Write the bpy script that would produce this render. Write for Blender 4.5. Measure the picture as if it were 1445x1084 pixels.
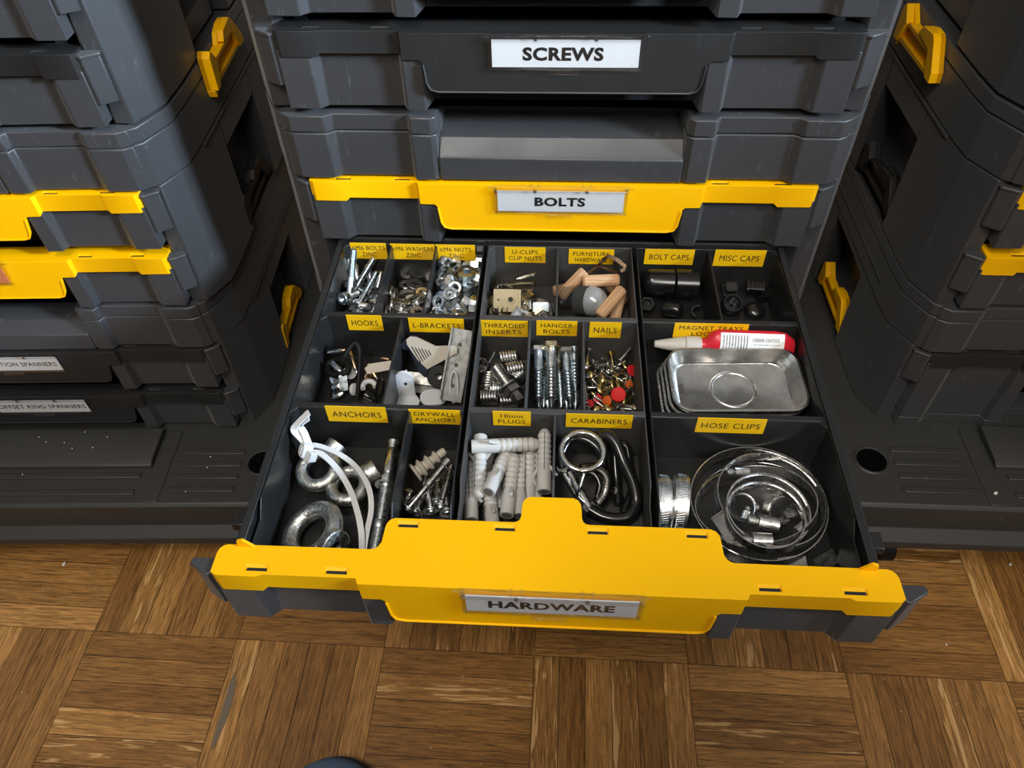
import bpy, bmesh, math, random
from mathutils import Vector, Matrix, Euler
random.seed(7)
PI = math.pi
for o in list(bpy.data.objects):
    bpy.data.objects.remove(o)
SC = bpy.context.scene
COL = SC.collection

# ------------------------------------------------------------------ camera
FPX = 1066.05
CAM = Vector((-0.002665, -0.521152, 0.337883))
RIGHT = Vector((0.99832947, 0.05422804, -0.01993967))
DOWN = Vector((0.02673845, -0.73955356, -0.67256642))
FWD = Vector((-0.05121841, 0.67090972, -0.73976809))
cd = bpy.data.cameras.new('camera')
cd.sensor_width = 36.0
cd.lens = FPX / 1445.0 * 36.0
cd.clip_start = 0.02
cam = bpy.data.objects.new('camera', cd)
COL.objects.link(cam)
cam.matrix_world = Matrix(((RIGHT.x, -DOWN.x, -FWD.x, CAM.x), (RIGHT.y, -DOWN.y, -FWD.y, CAM.y),
                           (RIGHT.z, -DOWN.z, -FWD.z, CAM.z), (0, 0, 0, 1)))
SC.camera = cam

# ------------------------------------------------------------------ light
SC.view_settings.view_transform = 'Standard'
SC.view_settings.look = 'None'
SC.view_settings.gamma = 1.0
SC.view_settings.use_curve_mapping = False
SC.view_settings.exposure = 0.0
W = bpy.data.worlds.new('room_light')
SC.world = W
W.use_nodes = True
_n, _l = W.node_tree.nodes, W.node_tree.links
_tc, _sp, _cr = _n.new('ShaderNodeTexCoord'), _n.new('ShaderNodeSeparateXYZ'), _n.new('ShaderNodeValToRGB')
_mr = _n.new('ShaderNodeMapRange')
_mr.inputs['From Min'].default_value = -1.0
_l.new(_tc.outputs['Generated'], _sp.inputs[0])
_l.new(_sp.outputs['Z'], _mr.inputs['Value'])
_l.new(_mr.outputs[0], _cr.inputs[0])
for _p, _c in ((0.0, (0.02, 0.015, 0.01, 1)), (0.48, (0.09, 0.08, 0.07, 1)), (0.62, (0.16, 0.15, 0.14, 1)), (0.80, (0.42, 0.40, 0.37, 1)), (1.0, (0.50, 0.48, 0.45, 1))):
    _e = _cr.color_ramp.elements.new(_p) if _p not in (0.0, 1.0) else _cr.color_ramp.elements[0 if _p == 0.0 else -1]
    _e.color = _c
_l.new(_cr.outputs[0], _n['Background'].inputs[0])          # dim room: pale ceiling above, darker walls and floor
_n['Background'].inputs[1].default_value = 0.74


def area(name, loc, target, size, power, color, sy=None):
    l = bpy.data.lights.new(name, 'AREA')
    l.shape = 'RECTANGLE'
    l.size = size
    l.size_y = sy or size
    l.energy = power
    l.color = color
    o = bpy.data.objects.new(name, l)
    COL.objects.link(o)
    o.location = loc
    o.rotation_euler = (Vector(target) - Vector(loc)).to_track_quat('-Z', 'Y').to_euler()
    return o


area('ceiling_lamp', (-0.36, -0.98, 1.62), (-0.04, -0.15, -0.2), 0.34, 3.0, (1.0, 0.93, 0.82)).data.spread = math.radians(80)
area('front_fill', (0.14, -1.65, 1.45), (-0.05, 0.0, 0.0), 0.8, 5.2, (1.0, 0.95, 0.88)).data.spread = math.radians(80)  # soft fill added to brighten the fronts, not a known lamp
area('side_lamp', (1.50, -0.66, 0.74), (-0.54, 0.02, 0.20), 0.26, 5.3, (0.62, 0.80, 1.0)).data.spread = math.radians(35)

FLOOR = -0.44


def at(u, v, z):
    """point on the level z that the photograph shows at pixel (u, v)"""
    d = RIGHT * ((u - 722.5) / FPX) + DOWN * ((v - 542.0) / FPX) + FWD
    return CAM + d * ((z - CAM.z) / d.z)


# ------------------------------------------------------------------ materials
def new_mat(name):
    m = bpy.data.materials.new(name)
    m.use_nodes = True
    nt = m.node_tree
    return m, nt, nt.nodes['Principled BSDF']


def plastic(name, col, rough=0.4, bump=0.0, bscale=900.0, scuff=0.0, spec=0.5, scuffcol=(0.25, 0.26, 0.28), coat=0.0):
    m, nt, b = new_mat(name)
    b.inputs['Roughness'].default_value = rough
    b.inputs['Specular IOR Level'].default_value = spec
    b.inputs['Coat Weight'].default_value = coat
    b.inputs['Coat Roughness'].default_value = 0.15
    tc = nt.nodes.new('ShaderNodeTexCoord')
    n0 = nt.nodes.new('ShaderNodeTexNoise')
    n0.inputs['Scale'].default_value = 14
    n0.inputs['Detail'].default_value = 6
    nt.links.new(tc.outputs['Object'], n0.inputs['Vector'])
    mr = nt.nodes.new('ShaderNodeMapRange')
    mr.inputs['From Min'].default_value = 0.3
    mr.inputs['From Max'].default_value = 0.7
    mr.inputs['To Min'].default_value = max(0.02, rough - 0.06)
    mr.inputs['To Max'].default_value = rough + 0.08
    nt.links.new(n0.outputs['Fac'], mr.inputs['Value'])
    nt.links.new(mr.outputs['Result'], b.inputs['Roughness'])
    b.inputs['Base Color'].default_value = (*col, 1)
    if scuff > 0:
        mp = nt.nodes.new('ShaderNodeMapping')
        mp.inputs['Scale'].default_value = (60, 60, 22)
        mp.inputs['Rotation'].default_value = (0.4, 0.7, 0.2)
        nt.links.new(tc.outputs['Object'], mp.inputs['Vector'])
        n1 = nt.nodes.new('ShaderNodeTexNoise')
        n1.inputs['Scale'].default_value = 2.2
        n1.inputs['Detail'].default_value = 9
        n1.inputs['Roughness'].default_value = 0.72
        n1.inputs['Distortion'].default_value = 0.9
        nt.links.new(mp.outputs[0], n1.inputs['Vector'])
        r = nt.nodes.new('ShaderNodeMapRange')
        r.inputs['From Min'].default_value = 0.60
        r.inputs['From Max'].default_value = 0.78
        r.inputs['To Max'].default_value = scuff
        nt.links.new(n1.outputs['Fac'], r.inputs['Value'])
        mx = nt.nodes.new('ShaderNodeMix')
        mx.data_type = 'RGBA'
        mx.inputs['A'].default_value = (*col, 1)
        mx.inputs['B'].default_value = (*scuffcol, 1)
        nt.links.new(r.outputs['Result'], mx.inputs['Factor'])
        nt.links.new(mx.outputs['Result'], b.inputs['Base Color'])
    if bump > 0:
        n2 = nt.nodes.new('ShaderNodeTexNoise')
        n2.inputs['Scale'].default_value = bscale
        n2.inputs['Detail'].default_value = 2
        nt.links.new(tc.outputs['Object'], n2.inputs['Vector'])
        bp = nt.nodes.new('ShaderNodeBump')
        bp.inputs['Strength'].default_value = bump
        bp.inputs['Distance'].default_value = 0.0006
        nt.links.new(n2.outputs['Fac'], bp.inputs['Height'])
        nt.links.new(bp.outputs['Normal'], b.inputs['Normal'])
    return m


def metal(name, col, rough=0.25, var=0.25, bump=0.0, scale=260.0):
    m, nt, b = new_mat(name)
    b.inputs['Metallic'].default_value = 1.0
    tc = nt.nodes.new('ShaderNodeTexCoord')
    n = nt.nodes.new('ShaderNodeTexNoise')
    n.inputs['Scale'].default_value = scale
    n.inputs['Detail'].default_value = 5
    nt.links.new(tc.outputs['Object'], n.inputs['Vector'])
    r = nt.nodes.new('ShaderNodeMapRange')
    r.inputs['From Min'].default_value = 0.3
    r.inputs['From Max'].default_value = 0.7
    r.inputs['To Min'].default_value = max(0.03, rough - 0.08)
    r.inputs['To Max'].default_value = rough + 0.14
    nt.links.new(n.outputs['Fac'], r.inputs['Value'])
    nt.links.new(r.outputs['Result'], b.inputs['Roughness'])
    mx = nt.nodes.new('ShaderNodeMix')
    mx.data_type = 'RGBA'
    mx.inputs['A'].default_value = (*[c * (1 - var) for c in col], 1)
    mx.inputs['B'].default_value = (*col, 1)
    nt.links.new(n.outputs['Fac'], mx.inputs['Factor'])
    nt.links.new(mx.outputs['Result'], b.inputs['Base Color'])
    if bump > 0:
        bp = nt.nodes.new('ShaderNodeBump')
        bp.inputs['Strength'].default_value = bump
        bp.inputs['Distance'].default_value = 0.0008
        nt.links.new(n.outputs['Fac'], bp.inputs['Height'])
        nt.links.new(bp.outputs['Normal'], b.inputs['Normal'])
    return m


def clear(name, col=(1, 1, 1), refl=0.12, rough=0.05):
    """thin clear plastic: lets light straight through and mirrors a little at grazing angles"""
    m, nt, b = new_mat(name)
    nt.nodes.remove(b)
    out = nt.nodes['Material Output']
    tr = nt.nodes.new('ShaderNodeBsdfTransparent')
    tr.inputs[0].default_value = (*col, 1)
    gl = nt.nodes.new('ShaderNodeBsdfGlossy')
    gl.inputs['Roughness'].default_value = rough
    fr = nt.nodes.new('ShaderNodeLayerWeight')
    fr.inputs['Blend'].default_value = 0.12
    ad = nt.nodes.new('ShaderNodeMath')
    ad.operation = 'MULTIPLY_ADD'
    ad.inputs[1].default_value = 0.5
    ad.inputs[2].default_value = refl * 0.35
    nt.links.new(fr.outputs['Facing'], ad.inputs[0])
    mx = nt.nodes.new('ShaderNodeMixShader')
    nt.links.new(ad.outputs[0], mx.inputs[0])
    nt.links.new(tr.outputs[0], mx.inputs[1])
    nt.links.new(gl.outputs[0], mx.inputs[2])
    nt.links.new(mx.outputs[0], out.inputs['Surface'])
    return m


M = {}
M['shell'] = plastic('charcoal_shell', (0.038, 0.038, 0.040), 0.40, 0.10, 1500, 0.34, 0.5)
M['shell'].node_tree.nodes['Principled BSDF'].inputs['Sheen Weight'].default_value = 0.12
M['shell'].node_tree.nodes['Principled BSDF'].inputs['Sheen Roughness'].default_value = 0.45
M['black'] = plastic('black_plastic', (0.018, 0.018, 0.018), 0.40, 0.10, 1500, 0.10, 0.5)
M['base'] = plastic('base_plastic', (0.034, 0.033, 0.032), 0.5, 0.15, 900, 0.2)
M['tray'] = plastic('tray_plastic', (0.017, 0.017, 0.017), 0.33, 0.05, 1200, 0.10, 0.45)
M['grain'] = plastic('grained_insert', (0.052, 0.050, 0.048), 0.55, 0.75, 1100, 0.0, 0.4)
M['yellow'] = plastic('yellow_plastic', (0.93, 0.47, 0.0005), 0.40, 0.04, 1500, 0.0, 0.25)
M['sticker'] = plastic('sticker_yellow', (0.90, 0.52, 0.006), 0.30, 0.0)
M['ink'] = plastic('ink_black', (0.012, 0.012, 0.012), 0.5)
M['paper'] = plastic('paper_white', (0.80, 0.80, 0.78), 0.55)
M['clear'] = clear('clear_plastic', (0.985, 0.99, 1.0), 0.10)
M['orange'] = plastic('orange_card', (0.80, 0.25, 0.10), 0.5)
M['zinc'] = metal('zinc', (0.84, 0.87, 0.89), 0.29, 0.30)
M['blued'] = metal('blue_zinc', (0.72, 0.81, 0.87), 0.27, 0.30)
M['dull'] = metal('dull_steel', (0.36, 0.355, 0.34), 0.42, 0.40)
M['khaki'] = metal('khaki_zinc', (0.50, 0.43, 0.28), 0.44, 0.30)
M['cast'] = metal('cast_zinc', (0.72, 0.73, 0.70), 0.36, 0.35, 0.5, 420)
M['chrome'] = metal('chrome', (0.86, 0.85, 0.82), 0.08, 0.10)
M['bright'] = metal('bright_steel', (0.82, 0.81, 0.79), 0.24, 0.25)
M['dish'] = metal('dish_steel', (0.74, 0.73, 0.71), 0.24, 0.35, 0.0, 60)
M['brass'] = metal('brass', (0.86, 0.66, 0.26), 0.24, 0.30)
M['gold'] = metal('yellow_zinc', (0.72, 0.63, 0.42), 0.30, 0.30)
M['copper'] = metal('bronze', (0.62, 0.42, 0.28), 0.30, 0.30)
M['dark'] = metal('dark_steel', (0.16, 0.15, 0.14), 0.26, 0.3)
M['rubber'] = plastic('black_rubber', (0.008, 0.008, 0.008), 0.55, 0.0, 900, 0.0, 0.2)
M['gloss'] = plastic('gloss_black', (0.008, 0.008, 0.0085), 0.22, 0.0, 900, 0.0, 0.6)
M['grey'] = plastic('grey_nylon', (0.54, 0.525, 0.50), 0.42, 0.05)
M['white'] = plastic('white_plastic', (0.62, 0.63, 0.64), 0.38)
M['cream'] = plastic('cream_plastic', (0.48, 0.43, 0.36), 0.5, 0.1, 300)
M['navy'] = plastic('navy_plastic', (0.016, 0.022, 0.036), 0.30)
M['red'] = plastic('red_plastic', (0.60, 0.015, 0.03), 0.30)
M['redpin'] = plastic('red_pin', (0.62, 0.010, 0.008), 0.5, spec=0.2)
M['steel'] = metal('grey_steel', (0.21, 0.21, 0.20), 0.45, 0.45)
M['orangepin'] = plastic('orange_pin', (0.65, 0.12, 0.02), 0.35)
M['blue'] = plastic('blue_fabric', (0.11, 0.18, 0.30), 0.85, 0.8, 700)
M['sole'] = plastic('sole_rubber', (0.03, 0.03, 0.035), 0.7)
M['hole_shade'] = plastic('painted_hole_shade', (0.003, 0.003, 0.003), 0.95, spec=0.0)
M['dust'] = plastic('dust', (0.72, 0.68, 0.60), 0.8)
M['tape'] = plastic('tape_residue', (0.20, 0.15, 0.105), 0.35)
M['felt'] = plastic('felt_dark', (0.035, 0.035, 0.035), 0.9, 0.5, 900)


def wood_dowel():
    m, nt, b = new_mat('beech')
    b.inputs['Roughness'].default_value = 0.6
    tc = nt.nodes.new('ShaderNodeTexCoord')
    mp = nt.nodes.new('ShaderNodeMapping')
    mp.inputs['Scale'].default_value = (420, 420, 25)
    n = nt.nodes.new('ShaderNodeTexNoise')
    n.inputs['Scale'].default_value = 1.6
    n.inputs['Detail'].default_value = 5
    cr = nt.nodes.new('ShaderNodeValToRGB')
    cr.color_ramp.elements[0].position = 0.32
    cr.color_ramp.elements[0].color = (0.42, 0.20, 0.085, 1)
    cr.color_ramp.elements[1].position = 0.62
    cr.color_ramp.elements[1].color = (0.66, 0.42, 0.24, 1)
    nt.links.new(tc.outputs['Object'], mp.inputs[0])
    nt.links.new(mp.outputs[0], n.inputs['Vector'])
    nt.links.new(n.outputs['Fac'], cr.inputs[0])
    nt.links.new(cr.outputs[0], b.inputs['Base Color'])
    return m


M['beech'] = wood_dowel()


def parquet_mat():
    m, nt, b = new_mat('oak_parquet')
    N, L = nt.nodes, nt.links
    uv = N.new('ShaderNodeUVMap')
    uv.uv_map = 'UVMap'
    at_ = N.new('ShaderNodeAttribute')
    at_.attribute_name = 'plank'
    sep = N.new('ShaderNodeSeparateColor')
    L.new(at_.outputs['Color'], sep.inputs[0])
    off = N.new('ShaderNodeCombineXYZ')
    mul = N.new('ShaderNodeMath')
    mul.operation = 'MULTIPLY'
    mul.inputs[1].default_value = 37.0
    L.new(sep.outputs[1], mul.inputs[0])
    L.new(mul.outputs[0], off.inputs[0])
    L.new(mul.outputs[0], off.inputs[2])
    add = N.new('ShaderNodeVectorMath')
    add.operation = 'ADD'
    L.new(uv.outputs[0], add.inputs[0])
    L.new(off.outputs[0], add.inputs[1])

    def stretched(sx, sy, scale, detail, dist, rot=0.0, rough=0.6):
        mp = N.new('ShaderNodeMapping')
        mp.inputs['Scale'].default_value = (sx, sy, 1)
        mp.inputs['Rotation'].default_value = (0, 0, rot)
        L.new(add.outputs[0], mp.inputs[0])
        n = N.new('ShaderNodeTexNoise')
        n.inputs['Scale'].default_value = scale
        n.inputs['Detail'].default_value = detail
        n.inputs['Roughness'].default_value = rough
        n.inputs['Distortion'].default_value = dist
        L.new(mp.outputs[0], n.inputs['Vector'])
        return n
    grain = stretched(30, 560, 1.0, 9, 0.9, 0.03, 0.72)
    broad = stretched(7, 60, 1.0, 4, 1.2, 0.06)
    fleck = stretched(16, 210, 1.0, 2, 0.5, 0.40)
    base = N.new('ShaderNodeValToRGB')
    e = base.color_ramp.elements
    e[0].position = 0.0
    e[0].color = (0.185, 0.076, 0.018, 1)
    e[1].position = 1.0
    e[1].color = (0.55, 0.275, 0.082, 1)
    mixv = N.new('ShaderNodeMath')
    mixv.operation = 'MULTIPLY_ADD'
    mixv.inputs[1].default_value = 0.62
    L.new(sep.outputs[0], mixv.inputs[0])
    half = N.new('ShaderNodeMath')
    half.operation = 'MULTIPLY'
    half.inputs[1].default_value = 0.55
    L.new(broad.outputs['Fac'], half.inputs[0])
    L.new(half.outputs[0], mixv.inputs[2])
    L.new(mixv.outputs[0], base.inputs[0])
    # dark pores along the grain
    pr = N.new('ShaderNodeMapRange')
    pr.inputs['From Min'].default_value = 0.36
    pr.inputs['From Max'].default_value = 0.62
    pr.inputs['To Min'].default_value = 0.34
    pr.inputs['To Max'].default_value = 1.30
    L.new(grain.outputs['Fac'], pr.inputs['Value'])
    m1 = N.new('ShaderNodeMix')
    m1.data_type = 'RGBA'
    m1.blend_type = 'MULTIPLY'
    m1.inputs['Factor'].default_value = 1.0
    L.new(base.outputs[0], m1.inputs['A'])
    L.new(pr.outputs[0], m1.inputs['B'])
    # pale medullary flecks on some planks
    fr = N.new('ShaderNodeMapRange')
    fr.inputs['From Min'].default_value = 0.575
    fr.inputs['From Max'].default_value = 0.64
    fr.inputs['To Max'].default_value = 0.75
    L.new(fleck.outputs['Fac'], fr.inputs['Value'])
    fm = N.new('ShaderNodeMath')
    fm.operation = 'MULTIPLY'
    L.new(fr.outputs[0], fm.inputs[0])
    L.new(sep.outputs[2], fm.inputs[1])
    m2 = N.new('ShaderNodeMix')
    m2.data_type = 'RGBA'
    m2.inputs['B'].default_value = (0.78, 0.47, 0.20, 1)
    L.new(fm.outputs[0], m2.inputs['Factor'])
    L.new(m1.outputs['Result'], m2.inputs['A'])
    L.new(m2.outputs['Result'], b.inputs['Base Color'])
    b.inputs['Roughness'].default_value = 0.36
    b.inputs['Specular IOR Level'].default_value = 0.4
    bp = N.new('ShaderNodeBump')
    bp.inputs['Strength'].default_value = 0.25
    bp.inputs['Distance'].default_value = 0.0006
    L.new(grain.outputs['Fac'], bp.inputs['Height'])
    L.new(bp.outputs['Normal'], b.inputs['Normal'])
    return m


M['parquet'] = parquet_mat()
M['gap'] = plastic('parquet_gap', (0.02, 0.010, 0.004), 0.7)

# ------------------------------------------------------------------ mesh helpers
_font_cache = {}


def text_mesh(s, bold):
    key = (s, bold)
    if key not in _font_cache:
        cu = bpy.data.curves.new('t', 'FONT')
        cu.body = s
        cu.align_x = 'CENTER'
        cu.space_character = 1.08
        cu.offset = bold
        cu.resolution_u = 3
        o = bpy.data.objects.new('t', cu)
        COL.objects.link(o)
        me = bpy.data.meshes.new_from_object(o.evaluated_get(bpy.context.evaluated_depsgraph_get()))
        vs = [v.co.copy() for v in me.vertices]
        fs = [list(p.vertices) for p in me.polygons]
        bpy.data.objects.remove(o)
        bpy.data.curves.remove(cu)
        bpy.data.meshes.remove(me)
        _font_cache[key] = (vs, fs)
    return _font_cache[key]


class MB:
    def __init__(s):
        s.bm = bmesh.new()
        s.mi = 0

    def face(s, vs):
        try:
            f = s.bm.faces.new(vs)
            f.material_index = s.mi
            return f
        except ValueError:
            return None

    def box(s, x0, x1, y0, y1, z0, z1):
        return s.prism([(x0, y0), (x1, y0), (x1, y1), (x0, y1)], z0, z1)

    def prism(s, poly, a, b, axis='z', taper=None):
        f = {'z': lambda p, h: (p[0], p[1], h), 'y': lambda p, h: (p[0], h, p[1]), 'x': lambda p, h: (h, p[0], p[1])}[axis]
        q = poly
        if taper:
            cx = sum(p[0] for p in poly) / len(poly)
            cy = sum(p[1] for p in poly) / len(poly)
            q = [(cx + (p[0] - cx) * taper, cy + (p[1] - cy) * taper) for p in poly]
        lo = [s.bm.verts.new(f(p, a)) for p in poly]
        hi = [s.bm.verts.new(f(p, b)) for p in q]
        n = len(poly)
        s.face(lo[::-1])
        s.face(hi)
        for i in range(n):
            s.face([lo[i], lo[(i + 1) % n], hi[(i + 1) % n], hi[i]])
        return lo + hi

    def loft(s, rings, cap0=True, cap1=True, closed=True):
        R = [[s.bm.verts.new(p) for p in r] for r in rings]
        n = len(R[0])
        for a, b in zip(R, R[1:]):
            for i in range(n if closed else n - 1):
                s.face([a[i], a[(i + 1) % n], b[(i + 1) % n], b[i]])
        if cap0:
            s.face(R[0][::-1])
        if cap1:
            s.face(R[-1])
        return R

    def lathe(s, prof, seg=16, mat=None, cap=True):
        mat = mat or Matrix()
        rings = [[mat @ Vector((r * math.cos(2 * PI * i / seg), r * math.sin(2 * PI * i / seg), z)) for i in range(seg)] for r, z in prof]
        return s.loft(rings, cap, cap)

    def ringlathe(s, prof, seg=24, mat=None):
        """closed profile turned about z (a torus-like body)"""
        mat = mat or Matrix()
        R = []
        for i in range(seg):
            c, sn = math.cos(2 * PI * i / seg), math.sin(2 * PI * i / seg)
            R.append([s.bm.verts.new(mat @ Vector((r * c, r * sn, z))) for r, z in prof])
        n = len(prof)
        for i in range(seg):
            a, b = R[i], R[(i + 1) % seg]
            for j in range(n):
                s.face([a[j], b[j], b[(j + 1) % n], a[(j + 1) % n]])

    def tube(s, pts, r, seg=8, closed=False, flat=None):
        pts = [Vector(p) for p in pts]
        n = len(pts)
        rings = []
        up = None
        for i, p in enumerate(pts):
            if closed:
                t = (pts[(i + 1) % n] - pts[i - 1]).normalized()
            else:
                t = (pts[min(i + 1, n - 1)] - pts[max(i - 1, 0)]).normalized()
            if up is None:
                up = Vector((0, 0, 1)) if abs(t.z) < 0.9 else Vector((1, 0, 0))
            a = t.cross(up).normalized()
            up = a.cross(t).normalized()
            rr = r[i] if isinstance(r, (list, tuple)) else r
            ring = []
            for k in range(seg):
                an = 2 * PI * k / seg + (PI / 4 if seg == 4 else 0)
                ca, sa = math.cos(an), math.sin(an)
                if flat:
                    ring.append(p + a * ca * flat[0] + up * sa * flat[1])
                else:
                    ring.append(p + a * ca * rr + up * sa * rr)
            rings.append(ring)
        if closed:
            R = [[s.bm.verts.new(q) for q in r_] for r_ in rings]
            for i in range(n):
                A, B = R[i], R[(i + 1) % n]
                for k in range(seg):
                    s.face([A[k], A[(k + 1) % seg], B[(k + 1) % seg], B[k]])
        else:
            s.loft(rings)

    def text(s, body, c, w, h, ux=(1, 0, 0), uy=(0, 0, 1), bold=0.0):
        vs, fs = text_mesh(body, bold)
        x0, x1 = min(v.x for v in vs), max(v.x for v in vs)
        y0, y1 = min(v.y for v in vs), max(v.y for v in vs)
        c, ux, uy = Vector(c), Vector(ux), Vector(uy)
        nv = [s.bm.verts.new(c + ux * ((v.x - (x0 + x1) / 2) / (x1 - x0) * w) + uy * ((v.y - (y0 + y1) / 2) / (y1 - y0) * h)) for v in vs]
        for f in fs:
            s.face([nv[i] for i in f])

    def xf(s, verts, mat):
        for v in verts:
            v.co = mat @ v.co

    def mesh(s, name, mats, smooth=35, recalc=True):
        bm = s.bm
        if recalc:
            bmesh.ops.recalc_face_normals(bm, faces=bm.faces)
        me = bpy.data.meshes.new(name)
        bm.to_mesh(me)
        bm.free()
        for m in (mats if isinstance(mats, (list, tuple)) else [mats]):
            me.materials.append(m)
        if smooth:
            me.polygons.foreach_set('use_smooth', [True] * len(me.polygons))
            me.set_sharp_from_angle(angle=math.radians(smooth))
        return me

    def build(s, name, mats, parent=None, bevel=0.0, loc=None, smooth=35, seg=2):
        o = bpy.data.objects.new(name, s.mesh(name, mats, smooth))
        COL.objects.link(o)
        if parent:
            o.parent = parent
        if loc is not None:
            o.location = loc
        if bevel:
            b = o.modifiers.new('bevel', 'BEVEL')
            b.width = bevel
            b.segments = seg
            b.limit_method = 'ANGLE'
            b.angle_limit = math.radians(38)
            b.harden_normals = False
        return o


def tag(o, label=None, cat=None, group=None, kind=None):
    if label:
        o['label'] = label
    if cat:
        o['category'] = cat
    if group:
        o['group'] = group
    if kind:
        o['kind'] = kind
    return o


def empty(name, loc=(0, 0, 0), rz=0.0):
    o = bpy.data.objects.new(name, None)
    COL.objects.link(o)
    o.location = loc
    o.rotation_euler = (0, 0, rz)
    o.empty_display_size = 0.01
    return o


def inst(name, parts, mw, label, cat, group=None):
    """one thing: a single mesh, or an Empty with a child for each (part, mesh[, sub-parts])"""
    if not isinstance(parts, (list, tuple)):
        o = bpy.data.objects.new(name, parts)
        COL.objects.link(o)
    else:
        o = bpy.data.objects.new(name, None)
        COL.objects.link(o)
        o.empty_display_size = 0.005
        for p in parts:
            c = bpy.data.objects.new(p[0], p[1])
            COL.objects.link(c)
            c.parent = o
            for q in (p[2] if len(p) > 2 else ()):
                d = bpy.data.objects.new(q[0], q[1])
                COL.objects.link(d)
                d.parent = c
    o.matrix_world = mw
    return tag(o, label, cat, group)


def frame(z, x=None, y=None):
    """rotation whose local z is z and whose local x (or y) leans to the given vector"""
    z = Vector(z).normalized()
    if y is not None:
        y = Vector(y)
        x = y.cross(z)
    x = Vector(x) if x is not None else (Vector((0, 0, 1)).cross(z) if abs(z.z) < 0.95 else Vector((1, 0, 0)))
    x = (x - z * x.dot(z)).normalized()
    y = z.cross(x)
    return Matrix(((x.x, y.x, z.x, 0), (x.y, y.y, z.y, 0), (x.z, y.z, z.z, 0), (0, 0, 0, 1)))


def along(p0, p1, roll=0.0):
    p0, p1 = Vector(p0), Vector(p1)
    return Matrix.Translation(p0) @ frame(p1 - p0) @ Matrix.Rotation(roll, 4, 'Z')


def pose(p, rx=0, ry=0, rz=0):
    return Matrix.Translation(Vector(p)) @ Euler((rx, ry, rz)).to_matrix().to_4x4()


def rrect(w, h, r, n=5, cx=0.0, cy=0.0):
    pts = []
    for sx, sy, a0 in ((1, 1, 0), (-1, 1, PI / 2), (-1, -1, PI), (1, -1, 1.5 * PI)):
        for i in range(n + 1):
            a = a0 + PI / 2 * i / n
            pts.append((cx + sx * (w / 2 - r) + r * math.cos(a), cy + sy * (h / 2 - r) + r * math.sin(a)))
    return pts


def spline(pts, n=6, closed=False):
    P = [Vector(p) for p in pts]
    out = []
    m = len(P)
    for i in range(m if closed else m - 1):
        if closed:
            a, b, c, d = P[i - 1], P[i], P[(i + 1) % m], P[(i + 2) % m]
        else:
            a, b, c, d = P[max(i - 1, 0)], P[i], P[i + 1], P[min(i + 2, m - 1)]
        for k in range(n):
            t = k / n
            out.append(0.5 * ((2 * b) + (c - a) * t + (2 * a - 5 * b + 4 * c - d) * t * t + (3 * b - a - 3 * c + d) * t ** 3))
    if not closed:
        out.append(P[-1])
    return out
# ------------------------------------------------------------------ floor: oak mosaic parquet
def build_floor():
    bm = bmesh.new()
    uvl = bm.loops.layers.uv.new('UVMap')
    cl = bm.loops.layers.color.new('plank')
    rnd = random.Random(3)
    S, NP, g = 0.1593, 6, 0.00030
    for i in range(-9, 10):
        for j in range(-7, 7):
            horiz = (i + j) % 2 == 0
            for k in range(NP):
                w = S / NP
                a0, a1, b0, b1 = g, S - g, k * w + g, (k + 1) * w - g
                q = [(a0, b0), (a1, b0), (a1, b1), (a0, b1)]
                uv = [(x, y) for x, y in q]
                if not horiz:
                    q = [(y, x) for x, y in q][::-1]
                    uv = uv[::-1]
                vs = [bm.verts.new((i * S + x, j * S + y, 0)) for x, y in q]
                f = bm.faces.new(vs)
                c = (rnd.random(), rnd.random(), 1.0 if rnd.random() < 0.30 else 0.0, 1)
                o = rnd.random() * 3
                for lp, t in zip(f.loops, uv):
                    lp[uvl].uv = (t[0] + o, t[1] + o * 2)
                    lp[cl] = c
    # the dark joint under the planks
    vs = [bm.verts.new(p) for p in ((-9 * S, -7 * S, -0.0012), (10 * S, -7 * S, -0.0012), (10 * S, 7 * S, -0.0012), (-9 * S, 7 * S, -0.0012))]
    f = bm.faces.new(vs)
    f.material_index = 1
    me = bpy.data.meshes.new('floor')
    bm.to_mesh(me)
    bm.free()
    me.materials.append(M['parquet'])
    me.materials.append(M['gap'])
    o = bpy.data.objects.new('floor', me)
    COL.objects.link(o)
    o.location = (-0.0123, -0.1990, FLOOR)
    o.rotation_euler = (0, 0, math.radians(-0.6))
    tag(o, 'brown oak mosaic parquet floor in small square blocks', 'floor', kind='structure')
    m = MB()
    m.box(-1.45, 1.55, 0.86, 0.90, FLOOR, 1.9)
    w = m.build('wall_back', plastic('wall_paint', (0.45, 0.42, 0.38), 0.8))
    tag(w, 'plain wall behind the tool box towers', 'wall', kind='structure')


build_floor()

# ------------------------------------------------------------------ tool box towers
D_OPEN = 0.3135


def mirror(poly):
    return poly + [(-x, y) for x, y in reversed(poly)]


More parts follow.
